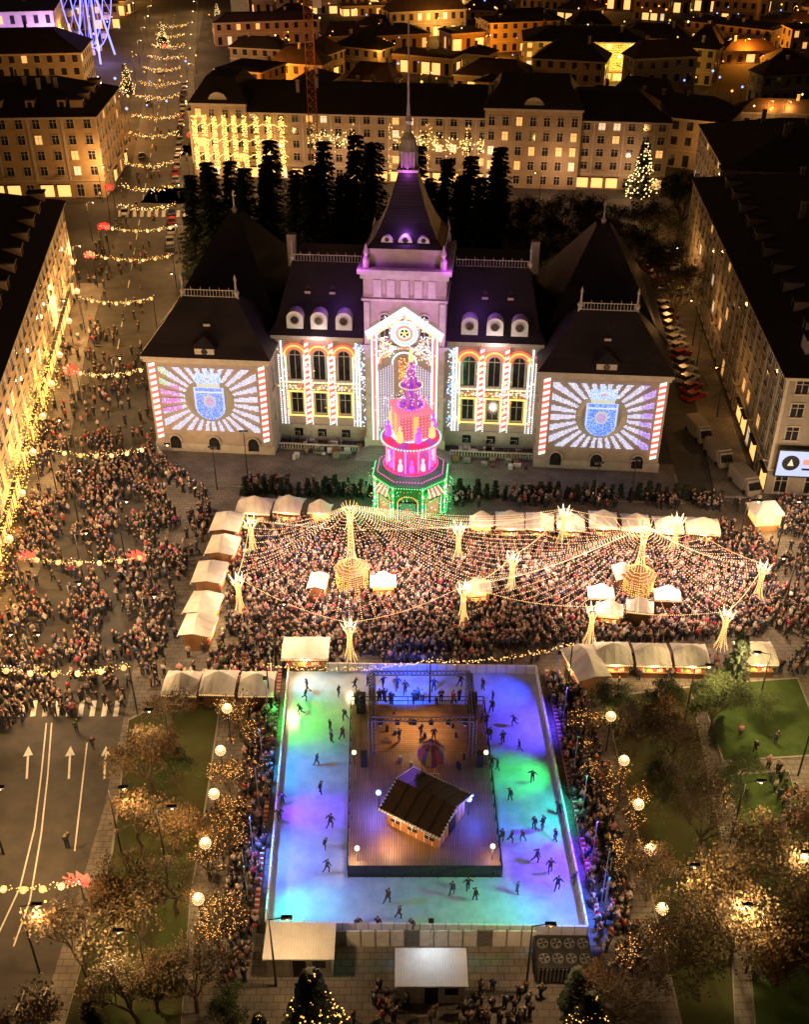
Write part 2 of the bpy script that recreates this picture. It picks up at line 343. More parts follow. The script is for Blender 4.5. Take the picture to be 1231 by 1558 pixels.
b=building('theatre_building',-190,398,math.radians(10),68,40,16,3,4,1,'stone_l','roof',.1,.2,simple=True,sides='fr')
plight(b,(40,-12,8),16000,(.62,.3,1),.5); plight(b,(66,-8,8),13000,(.7,.4,1),.5)
fw=empty('ferris_wheel',(-110,410,0),math.radians(-3)); mb=MB()
R=24;cz=28
for s in (-1.6,1.6):
    for i in range(36):
        a=2*math.pi*i/36;b2=2*math.pi*(i+1)/36
        mb.tube((s,R*math.cos(a),cz+R*math.sin(a)),(s,R*math.cos(b2),cz+R*math.sin(b2)),.18,.18,4,'bulb',(.6,.6,3))
        if i%2==0:
            mb.tube((s,0,cz),(s,R*math.cos(a),cz+R*math.sin(a)),.1,.1,4,'bulb',(.35,.3,2.0))
    for q in (-9,9): mb.tube((s*2.5,q,0),(s*.6,0,cz),.4,.3,6,'bulb',(.6,.6,2.2))
for i in range(18):
    a=2*math.pi*i/18; y=R*math.cos(a); z=cz+R*math.sin(a)
    mb.lathe([(.3,z-2.4),(1.0,z-2.2),(1.1,z-1.2),(1.1,z-.7),(.2,z-.1)],8,'white',0,y); mb.tube((-1.6,y,z),(1.6,y,z),.12,.12,4,'metal')
mb.build('wheel',parent=fw); plight(fw,(5,-8,6),3500,(.4,.3,1),.4)
cr=empty('tower_crane',(G(490,225)[0]+2,240,0),math.radians(4)); mb=MB()
for sx in (-.9,.9):
    for sy in (-.9,.9): mb.tube((sx,sy,0),(sx,sy,44),.11,.11,4,'rust')
for i in range(24):
    z=i*1.83
    for (a,b2) in (((-.9,-.9),(.9,-.9)),((.9,-.9),(.9,.9)),((.9,.9),(-.9,.9)),((-.9,.9),(-.9,-.9))):
        mb.tube((*a,z),(*b2,z+1.83),.06,.06,3,'rust'); mb.tube((*a,z),(*b2,z),.06,.06,3,'rust')
for dy,dz in ((-.6,0),(.6,0),(0,1.2)): mb.tube((-16,dy,43+dz),(48,dy,43+dz),.08,.08,4,'rust')
for i in range(40): 
    x=-16+i*1.6
    for dy in (-.6,.6): mb.tube((x,dy,43),(x+.8,0,44.2),.05,.05,3,'rust'); mb.tube((x+.8,0,44.2),(x+1.6,dy,43),.05,.05,3,'rust')
mb.tube((0,0,44),(0,0,50),.5,.1,4,'rust'); mb.box(-15.5,-.8,40.5,-12,.8,43,'metal'); mb.box(1,-.8,41,2.8,.8,43,'white')
mb.build('mast',parent=cr); plight(cr,(4,-6,34),1200,(1,.45,.2),.3)
# ------------------------------------------------------------------ PALACE
pa=empty('palace',(-.2,127.55,0),pal)
mb=MB()
def clad(x0,y0,x1,y1,z):
    mb.box(x0-.5,y0-.5,z-.5,x1+.5,y1+.5,z-.003,'stone_l'); mb.box(x0-.25,y0-.25,z-1.0,x1+.25,y1+.25,z-.5,'stone_l'); mb.box(x0-.2,y0-.2,0,x1+.2,y1+.2,1.3,'stone_l')
for s in (-1,1):
    x0,x1=(-34.4,-18) if s<0 else (18,34.4)
    mb.box(x0,0,0,x1,34,14.5,'stone'); clad(x0,0,x1,34,14.5)
    for i in range(3):
        cx=x0+(x1-x0)*(i+.5)/3
        pts=[(cx+.75*math.cos(t),-.24,1.6+.9*math.sin(t)) for t in np.linspace(0,math.pi,9)]+[(cx-.75,-.24,.5),(cx+.75,-.24,.5)]
        mb.add(pts,[tuple(range(11))],'glass')
        for q in range(8):
            t0=math.pi*q/8;t1=math.pi*(q+1)/8
            mb.tube((cx+.85*math.cos(t0),-.25,1.6+1*math.sin(t0)),(cx+.85*math.cos(t1),-.25,1.6+1*math.sin(t1)),.12,.12,4,'stone_l')
    for i in range(8):
        for j in range(2):
            if s<0: window(mb,(x0,34),(0,-1),(-1,0),2+i*4.2,4+j*5,1.5,3.2,False)
            else: window(mb,(x1,0),(0,1),(1,0),2+i*4.2,4+j*5,1.5,3.2,False)
    xi=x1 if s<0 else x0; n=(1,0) if s<0 else (-1,0)
    window(mb,(xi,0),(0,1),n,2.5,4,1.2,3,False); window(mb,(xi,0),(0,1),n,2.5,9,1.2,3,False)
mb.box(-18.1,5,0,18.1,24,16,'stone')
mb.box(-18.3,4.5,15.4,18.3,24.5,15.997,'stone_l'); mb.box(-18.2,4.75,8.2,18.2,5.02,8.6,'stone_l'); mb.box(-18.2,4.7,0,18.2,5.02,2.4,'stone_l')
mb.box(-5.3,2.4,0,5.3,13,26.5,'stone')
for z0,z1,e in ((25.9,26.5,.7),(25.2,25.9,.35),(22.2,22.5,.25),(15.6,16.1,.3),(8.2,8.6,.25),(0,2.2,.25)): mb.box(-5.3-e,2.4-e,z0,5.3+e,13+e,z1-.003,'stone_l')
for sx in (-1,1):
    mb.box(sx*4.9-.35,2.2,2.2,sx*4.9+.35,2.42,22,'stone_l')
for i in range(5): mb.box(-4+i*1.75,2.25,22.7,-4+i*1.75+1.0,2.42,25,'stone_l')
mb.box(-4.6,3.2,26.5,4.6,12.2,28.6,'stone_l'); mb.box(-5,2.8,28.3,5,12.6,28.9,'stone_l')
for sx in (-4.9,4.9):
    for sy in (2.6,12.8): mb.lathe([(.45,26.5),(.45,27.6),(.2,28),(.35,28.4),(.05,29.6)],8,'stone_l',sx,sy)
WX=[8.5,11.9,15.2]
def archwin(cx,z0,z1,w,y):
    n=10; pts=[(cx+w/2*math.cos(t),y-.05,z1-w/2+w/2*math.sin(t)) for t in np.linspace(0,math.pi,n)]+[(cx-w/2,y-.05,z0),(cx+w/2,y-.05,z0)]
    mb.add(pts,[tuple(range(n+2))],'glass')
    for q in range(n-1): mb.tube(pts[q],pts[q+1],.12,.12,4,'stone_l')
    for q in (cx-w/2,cx+w/2): mb.tube((q,y-.05,z0),(q,y-.05,z1-w/2),.12,.12,4,'stone_l')
    mb.box(cx-.04,y-.1,z0,cx+.04,y-.06,z1-.05,'stone_l'); mb.box(cx-w/2,y-.11,z1-w/2-.05,cx+w/2,y-.07,z1-w/2+.05,'stone_l')
    mb.box(cx-w/2-.3,y-.3,z0-.25,cx+w/2+.3,y+.01,z0,'stone_l')
for s in (-1,1):
    for x in WX:
        archwin(s*x,9.4,13.8,1.7,5); window(mb,(0,5),(1,0),(0,-1),s*x,4.3,1.5,3.0,False,trim='stone_l')
        mb.box(s*x-.6,4.66,.6,s*x+.6,4.69,1.8,'glass')
for x in (-2.6,0,2.6): archwin(x,17,20.5,1.3,2.4)
for i in range(5): mb.box(-5-i*.4,2.1-1-i*.5,0,5+i*.4,2.4,.9-i*.16,'kerb')
mb.build('walls',parent=pa)
# terrace with balustrade, crates and scaffold frames between the wings
mb=MB()
for s in (-1,1):
    mb.obox((s*12,1.5),(1,0),(0,1),-5.6,5.6,-.1,.1,.14,.3,'kerb')
    for i in range(29): mb.lathe([(.08,.3),(.12,.55),(.06,.8),(.1,1.0)],6,'stone_l',s*12-5.6+i*.4,1.5)
    mb.obox((s*12,1.5),(1,0),(0,1),-5.6,5.6,-.14,.14,1.0,1.12,'stone_l')
    for i in range(34):
        x=s*random.uniform(6.5,17.2); y=random.uniform(-1.5,4.0); a,b,c=random.uniform(.2,1.1),random.uniform(.2,.9),random.uniform(.15,.9)
        mb.box(x,y,.14,x+a,y+b,.14+c,random.choice(['wood','white','metal','tan2','dark']))
    for i in range(6):
        x=s*(7.5+i*1.7); 
        for q in (0,1.2): mb.tube((x+q,3.2,.14),(x+q,3.2,2.2),.04,.04,4,'metal')
        mb.tube((x,3.2,2.1),(x+1.2,3.2,2.1),.04,.04,4,'metal'); mb.tube((x,3.2,.3),(x+1.2,3.2,2.1),.03,.03,4,'metal')
mb.build('terrace',parent=pa)
# roofs
mb=MB()
def crest(x0,x1,y,z):
    mb.box(x0,y-.05,z+.9,x1,y+.05,z+1.0,'stone_l'); mb.box(x0,y-.05,z,x1,y+.05,z+.1,'stone_l')
    k=int((x1-x0)/.4)
    for i in range(k+1):
        x=x0+(x1-x0)*i/k; mb.tube((x,y,z),(x,y,z+1.35 if i%3==0 else z+.9),.05,.04,4,'stone_l')
def finial(x,y,z,h=3): mb.lathe([(.35,z-.4),(.3,z+.3),(.45,z+.6),(.15,z+1),(.1,z+h*.7),(.22,z+h*.75),(.02,z+h)],6,'stone_l',x,y)
for s in (-1,1):
    def X(a,b): return (a,b) if s>0 else (-b,-a)
    a,b=X(17.4,35.0); a2,b2=X(18.6,33.8); a3,b3=X(22.6,29.8)
    mb.frus((a,-.7,b,11),14.5,(a2,.6,b2,10.4),15.9,'roofp'); mb.frus((a2,.6,b2,10.4),15.9,(a3,4.5,b3,6),21,'roofp')
    crest(a3,b3,4.6,21); finial(a3,5,21); finial(b3,5,21)
    a,b=X(17.3,35.1); a2,b2=X(18.9,33.4); a3,b3=X(25,27)
    mb.frus((a,9,b,34.7),14.6,(a2,10.4,b2,33),16.4,'roofp'); mb.frus((a2,10.4,b2,33),16.4,(a3,20.5,b3,22.5),26.8,'roofp')
    finial((a3+b3)/2,21.5,26.8,3.4)
    cx=26.2*s
    mb.box(cx-1.3,-.3,14.6,cx+1.3,3,15.9,'stone_l'); mb.frus((cx-1.7,-.7,cx+1.7,3.5),15.9,(cx-.2,.2,cx+.2,3.5),17.2,'roofp'); mb.add([(cx+.45*math.cos(t),-.31,15.3+.45*math.sin(t)) for t in np.linspace(0,2*math.pi,12,False)],[tuple(range(12))],'glass')
    mb.frus((cx-.8,2.2,cx+.8,5),17.4,(cx-.1,3.2,cx+.1,5),19.4,'roofp')
    mb.box(cx-.45,2.1,17.5,cx+.45,2.2,18.2,'stone_l')
    for x in WX:
        x=x*s*.985
        mb.box(x-1.1,5.0,16.3,x+1.1,8,18.2,'white')
        n=12; pts=[(x+1.1*math.cos(t),5.0,18.2+1.0*math.sin(t)) for t in np.linspace(0,math.pi,n)]
        mb.add(pts+[(p[0],8.2,p[2]) for p in pts],[tuple(range(n))]+[(i,i+1,n+1+i,n+i) for i in range(n-1)],'white')
        mb.add([(x+.55*math.cos(t),4.98,18.0+.55*math.sin(t)) for t in np.linspace(0,2*math.pi,14,False)],[tuple(range(14))],'glass')
        for q in range(14):
            t=2*math.pi*q/14;t1=2*math.pi*(q+1)/14; mb.tube((x+.62*math.cos(t),4.95,18+.62*math.sin(t)),(x+.62*math.cos(t1),4.95,18+.62*math.sin(t1)),.09,.09,4,'stone_l')
        mb.box(x-1.35,4.7,16.1,x+1.35,5.1,16.35,'white')
    for x in (10.2,13.6):
        x*=s; mb.frus((x-.9,8,x+.9,11),20.2,(x-.1,8.6,x+.1,11),21.7,'roofp'); mb.box(x-.4,7.95,20.2,x+.4,8.0,20.9,'stone_l')
    a,b=X(6.2,16); crest(a,b,10.8,24); finial(b if s>0 else a,11,24)
    mb.box(s*16.6-.6,14,22,s*16.6+.6,15,26.5,'stone')
mb.frus((-18.6,4.3,18.6,24.7),16,(-17.6,5.6,17.6,23.6),17.4,'roofp'); mb.frus((-17.6,5.6,17.6,23.6),17.4,(-16,10.5,16,18),24,'roofp')
cy=7.7
st=[(4.9,28.9),(4.0,29.9),(3.1,31.6),(2.3,33.6),(1.6,35.8),(1.15,37.4)]
for (h0,z0),(h1,z1) in zip(st[:-1],st[1:]): mb.frus((-h0,cy-h0,h0,cy+h0),z0,(-h1,cy-h1,h1,cy+h1),z1,'roofp')
for x in (-2.3,0,2.3):
    r=.9 if x==0 else .75; pts=[(x+r*math.cos(t),cy-4.5,29.6+r*1.1*math.sin(t)) for t in np.linspace(0,math.pi,10)]
    mb.add(pts+[(p[0],cy-2,p[2]) for p in pts],[tuple(range(10))]+[(i,i+1,11+i,10+i) for i in range(9)],'white')
    mb.add([(x+.4*r*math.cos(t),cy-4.53,29.95+.4*r*math.sin(t)) for t in np.linspace(0,2*math.pi,10,False)],[tuple(range(10))],'glass')
mb.box(-1.35,cy-1.35,37.4,1.35,cy+1.35,37.7,'stone_l')
mb.lathe([(.9,37.7),(.9,39.6),(1.3,39.8),(1.1,40.3),(.85,41.2),(.42,42.0),(.3,42.9),(.5,43.3),(.25,44.0),(.13,45.5),(.09,54),(.01,55.5)],10,'stone_l',0,cy)
for i in range(8):
    t=2*math.pi*i/8; mb.tube((1.08*math.cos(t),cy+1.08*math.sin(t),37.7),(1.08*math.cos(t),cy+1.08*math.sin(t),39.7),.12,.12,5,'stone_l')
mb.build('roof',parent=pa)
# palace light decorations
mb=MB(); K='bulb'
def sq(x,z,y,s,c): mb.add([(x-s,y,z-s),(x+s,y,z-s),(x+s,y,z+s),(x-s,y,z+s)],[(0,1,2,3)],K,c)
def row(x0,z0,x1,z1,y,sp,s,cols):
    n=max(1,int(math.hypot(x1-x0,z1-z0)/sp))
    for i in range(n+1):
        t=i/n; sq(x0+(x1-x0)*t,z0+(z1-z0)*t,y,s,cols[i%len(cols)] if isinstance(cols,list) else cols)
def cane(x,z0,z1,y,w=.35,bright=1.6):
    z=z0;i=0
    while z<z1:
        c=(1.0*bright,.10*bright,.07*bright) if i%2 else (bright,.95*bright,.85*bright)
        mb.add([(x-w,y,z),(x+w,y,z+.3),(x+w,y,min(z1,z+.3)+.45),(x-w,y,z+.45)],[(0,1,2,3)],K,c); z+=.45; i+=1
WH=(1.5,1.45,1.35); LIL=(1.0,1.0,1.35)
def inshield(x,z):
    if -3.0<z<2.0:
        w=2.05 if z>-1 else 2.05*math.sqrt(max(0,1-((-1-z)/2.0)**2))
        if abs(x)<w: return 1
    if 2.0<=z<4.4:
        if z<2.5 and abs(x)<1.6: return 2
        if z<3.9 and abs(x)<1.45+.4*math.sin((z-2.1)*1.5): return 2
        if abs(x)<.3 or (abs(abs(x)-1.1)<.25 and z<4.1): return 2
    return 0
for s in (-1,1):  # projected rays and arms, built as self-glowing squares on the wall
    cx=s*26.2; cz=8.2; y=-.28
    for i in range(-17,18):
        for j in range(-24,36):
            x=i*.125; z=j*.125; k=inshield(x,z)
            if k==1:
                w=2.05 if z>-1 else 2.05*math.sqrt(max(0,1-((-1-z)/2.0)**2))
                if w-abs(x)<.18 or z>1.8: c=(.7,.85,1.4)
                elif (x/.85)**2+((z+.2)/1.05)**2<1:
                    h=math.hypot(x*1.1,z+.2); c=(.9,.75,.3) if .7<h<.9 else (random.choice([(1.1,.25,.35),(.8,.3,.6),(.5,.6,1.3)]) if h<.5 else (.35,.5,1.2))
                elif abs(z-1.2)<.13 : c=(.9,1.0,1.4)
                elif random.random()<.25: c=(.6,.8,1.4)
                else: c=(.06,.26,1.0) if random.random()<.7 else (.15,.45,1.3)
                sq(cx+x,cz+z,y,.055,c)
            elif k==2:
                c=(1.0,.35,.5) if 3.0<z<3.3 and abs(x)<.3 else ((.8,.8,.6) if z<2.4 else random.choice([(.6,.9,1.4),(1,1.1,1.3),(.35,.6,1.1)])); sq(cx+x,cz+z,y,.055,c)
    for i in range(-38,39):
        for j in range(-27,28):
            x=i*.172; z=j*.172; r=math.hypot(x,z*1.05)
            if inshield(x,z) or r<3.4: continue
            a=math.atan2(z,x)/(2*math.pi)*28
            if (a%1)<.56:
                q=(s<0 and x<-4 and abs(z)<2.0)
                c=(.9,.25,1.0) if (q and random.random()<.8) else ((.45,1.0,.3) if (s<0 and x<-5.5 and z>0 and random.random()<.5) else random.choice([(1.0,1.0,1.25),(.8,.85,1.3),(1.2,1.15,1.3)]))
                if s>0 and x>5 : c=random.choice([(.6,.35,1.2),(.9,.7,1.3)])
                sq(cx+x,cz+z,y,.068,c)
    for t in np.linspace(0,2*math.pi,110,False):
        for rr in (2.75,2.95,3.15):
            if inshield(rr*math.cos(t),rr*math.sin(t))==0: sq(cx+rr*math.cos(t),cz+rr*math.sin(t),y,.06,(.25,.22,.10) if (s<0 or math.sin(t*2)>0) else (.5,.32,.12))
    cane(cx-7.4,2.0,13.2,y,.42); cane(cx+7.4,2.0,13.2,y,.42)
    for x in WX:
        x*=s; y2=4.6
        for t in np.linspace(0,math.pi,16):
            for rr,c in ((1.15,(1.7,.18,.08)),(1.42,(1.7,.9,.12)),(1.7,(1.7,.16,.08))): sq(x+rr*math.cos(t),13.0+rr*math.sin(t),y2,.14,c)
        for q in (-1.3,1.3): row(x+q,9.3,x+q,12.9,y2,.26,.13,[WH,(1.7,1.3,.45)])
        row(x-1.4,9.0,x+1.4,9.0,y2,.3,.14,[WH,(1.7,1.0,.2)])
        for q in (-1.1,1.1): row(x+q,4.0,x+q,7.6,y2,.26,.13,(1.7,1.15,.25))
        row(x-1.1,7.6,x+1.1,7.6,y2,.26,.13,(1.7,1.15,.25)); row(x-1.1,3.9,x+1.1,3.9,y2,.26,.13,(1.7,1.15,.25))
        for q in range(30): sq(x+random.uniform(-1.3,1.3),8.3+random.uniform(-.4,.4),y2-.01,.1,random.choice([(1.6,.3,.1),WH,(1.6,1.1,.2)]))
    for x in (6.8,10.2,13.55,17.0):
        cane(s*x,2.6,15 if x!=6.8 else 12.5,4.58,.28,1.4) if x in(10.2,13.55) else row(s*x,2.6,s*x,15,4.58,.24,.13,[WH,WH,(1.1,1.2,1.5)])
        for q in (-.45,.45): row(s*x+q,2.6,s*x+q,13,4.57,.28,.09,WH)
        for k in range(36): sq(s*x+random.gauss(0,.32),random.uniform(3,14.5),4.56,.1,random.choice([WH,(1.6,1.1,.3),(1.6,.25,.12)]))
    row(s*6.4,2.6,s*6.4,14.5,4.58,.24,.13,[WH,LIL])
    for k in range(110): sq(s*random.uniform(5.6,6.8),random.uniform(2.6,15),4.55,.1,random.choice([WH,(.4,.9,1.6),(1.2,1.2,1.5)]))
y=2.05
for o_,c in ((0,WH),(.3,(1.6,.2,.15)),(.6,WH)):
    w_=4.3-o_; row(-w_,2,-w_,18.4-o_*.5,y,.2,.12,c); row(w_,2,w_,18.4-o_*.5,y,.2,.12,c)
for o_,c in ((0,WH),(-.3,WH),(-.65,(1.3,1.35,1.6)),(-.9,(1.5,.9,.3))):
    row(-5.0-o_*.3,17.9+o_,0,21.4+o_*1.2,y,.18,.14,c); row(5.0+o_*.3,17.9+o_,0,21.4+o_*1.2,y,.18,.14,c)
for rr,c in ((1.7,WH),(1.5,(.5,.9,1.6)),(1.25,WH),(1.0,(1.6,.4,.2)),(.7,WH)):
    for t in np.linspace(0,2*math.pi,int(rr*26),False): sq(rr*math.cos(t),17.9+rr*math.sin(t),y-.02,.11,c)
for t in np.linspace(0,2*math.pi,5,False): row(0,17.9,.5*math.cos(t+1.57),17.9+.5*math.sin(t+1.57),y-.03,.12,.08,(1.6,1.2,.3))
for (qx,qz) in ((-3,17),(3,17),(-2.4,19),(2.4,19),(0,20.2),(-3,15),(3,15),(-2.6,16),(2.6,16),(-1.8,15.4),(1.8,15.4),(-1.4,19.4),(1.4,19.4)):
    for k in range(34): sq(qx+random.gauss(0,.45),qz+random.gauss(0,.45),y-.01,.09,random.choice([WH,WH,(1,1.1,1.6),(1.6,.3,.2),(1.5,1.2,.3)]))
for sx in (-1,1):
    for k in range(7): row(sx*(1.5+k*.33),4,sx*(1.5+k*.33),13.5-.2*k,y,.24,.075,(.8,.95,1.4) if k%2 else (1.2,.9,1.2))
    for t in np.linspace(0,math.pi/2,16):
        for rr in (3.5,3.2,1.6): sq(sx*rr*math.cos(t),13.6+min(rr,2.2)*math.sin(t),y,.11,WH if rr!=3.2 else (1.6,.3,.1))
for k in range(200): sq(random.uniform(-4,4),random.uniform(2,9),y-.02,.07,random.choice([WH,(1.6,.3,.9),(1.4,.7,1.2)]))
for k in range(80): sq(random.uniform(-.7,.7),random.uniform(11,14.5),y-.02,.1,random.choice([(1.6,.8,.15),(1.6,.3,.1)]))
mb.build('light_decorations',parent=pa)
for s in (-1,1):
    slight(pa,(s*13,-7,1),(s*1.5,2.4,24),30000,(.78,.36,1),26); 
    slight(pa,(s*26,-12,1.5),(s*26,0,8),700,(1,.74,.5),75)
    slight(pa,(s*12,-5,1),(s*12,5,8),1200,(1,.72,.5),90)
    slight(pa,(s*7.5,9,18),(s*1,8,33),2500,(.5,.15,1),60); plight(pa,(s*5.8,1,27.4),220,(.7,.12,1),.2)
    plight(pa,(s*3,-.6,22),180,(.8,.35,1),.2)
    plight(pa,(s*11.9,3.2,15.5),240,(1,.8,.8),.2); plight(pa,(s*9,4,22),260,(.35,.1,.8),.2)
plight(pa,(0,3.0,31),200,(.5,.15,1),.2); plight(pa,(0,5.4,37.5),110,(.8,.15,1),.1); plight(pa,(0,-6,10),600,(1,.7,.85),.5)
# ------------------------------------------------------------------ Christmas pyramid
cx0,cy0=G(625,797); cy0+=4.3
py=empty('christmas_pyramid',(cx0,cy0,0),math.radians(22.5-5)); mb=MB(); n=8
GR=(.05,1.2,.25)
GRN=(.03,.28,.08)  # green lighting put into the base colour
mb.lathe([(5.1,0),(5.1,.5),(4.6,.5),(4.5,5.0),(4.7,5.2)],8,'attr',c=GRN)
def ring(r,z,c,m=48,s=.11):
    for i in range(m):
        t=2*math.pi*(i+.5)/m; ph=(t%(math.pi/4))-math.pi/8; rr=r*math.cos(math.pi/8)/math.cos(ph)
        mb.bulb((rr*math.cos(t),rr*math.sin(t),z),s,c if not isinstance(c,list) else c[i%len(c)])
for i in range(8):
    t=2*math.pi*i/8; x,y=4.8*math.cos(t),4.8*math.sin(t)
    for z in np.arange(.5,5.4,.22): mb.bulb((x,y,z),.16,GR if int(z*3)%3 else (1.5,1.5,1.4))
    tm=t+math.pi/8; rr=4.62*math.cos(math.pi/8); c_,s_=math.cos(tm),math.sin(tm); a=(-s_,c_); nn=(c_,s_); o=(rr*c_,rr*s_)
    mb.obox(o,a,nn,-1.2,1.2,-.4,.05,.6,3.2,'dark'); mb.obox(o,a,nn,-1.0,1.0,.05,.09,.7,3.0,'bulb',(.02,.3,.1) if i%2 else (.45,.22,.05))
    for q in np.linspace(0,math.pi,14): mb.bulb((o[0]+a[0]*1.25*math.cos(q)+nn[0]*.12,o[1]+a[1]*1.25*math.cos(q)+nn[1]*.12,3.0+1.0*math.sin(q)),.12,(1.6,.8,.15) if i%2 else (1.6,.15,.1))
    for z in np.arange(.6,3,.22):
        for q in (-1.25,1.25): mb.bulb((o[0]+a[0]*q+nn[0]*.12,o[1]+a[1]*q+nn[1]*.12,z),.1,(1.5,1.4,1.1))
    if i%2==0:
      for k in range(7):
        c=(1.2,.08,.05) if k%2 else (1.3,1.2,1.0)
        q0=-1.3+k*2.6/7; q1=q0+2.6/7
        mb.add([(o[0]+a[0]*q0*.7,o[1]+a[1]*q0*.7,4.8),(o[0]+a[0]*q1*.7,o[1]+a[1]*q1*.7,4.8),(o[0]+a[0]*q1+nn[0]*.8,o[1]+a[1]*q1+nn[1]*.8,3.9),(o[0]+a[0]*q0+nn[0]*.8,o[1]+a[1]*q0+nn[1]*.8,3.9)],[(0,1,2,3)],'bulb',tuple(v*.6 for v in c))
    for k in range(70): mb.bulb((o[0]+a[0]*random.uniform(-1.7,1.7)+nn[0]*.15,o[1]+a[1]*random.uniform(-1.7,1.7)+nn[1]*.15,random.uniform(.4,5.2)),.085,random.choice([(.05,1.5,.3),(.05,1.5,.3),(.05,1.5,.3),(1.5,1.5,1.4),(1.6,.2,.1)]))
    for k in range(5):
        t2=2*math.pi*k/5+1.57; mb.add([(o[0]+nn[0]*.2,o[1]+nn[1]*.2,1.8),(o[0]+a[0]*.2*math.cos(t2+.6)+nn[0]*.2,o[1]+a[1]*.2*math.cos(t2+.6)+nn[1]*.2,1.8+.2*math.sin(t2+.6)),(o[0]+a[0]*.7*math.cos(t2)+nn[0]*.2,o[1]+a[1]*.7*math.cos(t2)+nn[1]*.2,1.8+.7*math.sin(t2)),(o[0]+a[0]*.2*math.cos(t2-.6)+nn[0]*.2,o[1]+a[1]*.2*math.cos(t2-.6)+nn[1]*.2,1.8+.2*math.sin(t2-.6))],[(0,1,2,3)],'bulb',(1.8,.15,.2))
ring(5.0,5.3,(.3,1.6,.6),90); ring(5.1,.6,GR,90); ring(4.4,5.9,(1.6,.15,.9),70)
mb.lathe([(4.6,5.2),(4.9,5.5),(3.9,6.2),(3.7,6.3)],8,'attr',c=(.06,.35,.14))
mb.lathe([(3.3,6.2),(3.3,6.6),(2.1,7.0),(2.0,9.4),(2.9,9.8),(3.6,10.0),(3.6,10.3),(2.6,10.6)],16,'bulb',cols=[(.9,.015,.2),(.5,.03,.4),(1.0,.02,.1)])  # tiers, box and figures glow themselves; their lighting is in the colour
for i in range(12):
    t=2*math.pi*i/12; mb.tube((3.1*math.cos(t),3.1*math.sin(t),6.5),(3.1*math.cos(t),3.1*math.sin(t),9.9),.11,.11,6,'bulb',(1.7,.25,.7))
    t+=.26; x,y=2.8*math.cos(t),2.8*math.sin(t); mb.lathe([(.35,6.6),(.3,7.4),(.12,7.75),(.2,7.95),(.2,8.15),(.02,8.35)],7,'bulb',x,y,c=(1.5,.8,.8) if i%2 else (.7,.1,1.4))
def ringc(r,z,c,m,s=.11):
    for i in range(m):
        t=2*math.pi*i/m; mb.bulb((r*math.cos(t),r*math.sin(t),z),s,c)
ringc(3.7,10.15,(.4,1.6,1.2),60,.14); ringc(3.4,6.4,(1.9,.1,.9),60); ringc(3.65,9.85,(1.9,.15,.5),60)
mb.box(-1.9,-1.9,10.6,1.9,1.9,13.9,'bulb',(.75,.09,.16)); mb.box(-2.1,-2.1,13.9,2.1,2.1,14.4,'bulb',(1.1,.2,.3))
for q in (-1,1):
    for k in range(9):
        for j in range(8):
            mb.bulb((-1.7+k*.42,q*1.95,10.8+j*.4),.075,(1.9,.9,.7)); mb.bulb((q*1.95,-1.7+k*.42,10.8+j*.4),.075,(1.9,.9,.7))
    mb.box(-.3,q*1.98-.05,10.6,.3,q*1.98+.05,13.9,'bulb',(1.3,.6,.1)); mb.box(q*1.98-.05,-.3,10.6,q*1.98+.05,.3,13.9,'bulb',(1.3,.6,.1))
for i in range(8):
    t=2*math.pi*i/8; mb.lathe([(.1,10.6),(.5,10.9),(.35,12),(.1,12.3),(.25,12.6),(.02,13)],6,'bulb',2.9*math.cos(t),2.9*math.sin(t),c=(1.4,.8,.25) if i%2 else (.7,.1,1.3))
mb.lathe([(1.5,14.4),(1.5,14.7),(.9,15),(.8,16.6),(1.3,17),(1.3,17.3),(.7,17.6),(.5,19),(.1,20.5)],12,'bulb',cols=[(.3,.03,.6),(.6,.08,.35)])
for i in range(200):
    t=random.uniform(0,6.28); z=random.uniform(14.5,20); r=1.9*(1-(z-14.5)/7)*random.uniform(.6,1); mb.bulb((r*math.cos(t),r*math.sin(t),z),.09,random.choice([(1.8,1.1,.3),(1.3,.2,1.6),(1.8,1.5,1.3)]))
ringc(1.4,17.2,(1.7,1.2,.5),30); ringc(1.6,14.6,(1.0,.4,1.9),26)
mb.lathe([(.3,20.3),(.35,20.8),(.15,21.2),(.22,21.5),(.02,21.9)],8,'bulb',c=(1.9,1.2,.4))
mb.build('tiers',parent=py)
for k in range(4):
    t=math.pi*2*k/4-1.2; plight(py,(6.5*math.cos(t),6.5*math.sin(t),3.5),700,(.1,1,.3),.4)
plight(py,(-1.5,-4.8,8.5),400,(1,.1,.6),.3); plight(py,(3,-4.5,9),300,(1,.2,.6),.3); plight(py,(0,3.5,12),350,(1,.3,.8),.3)
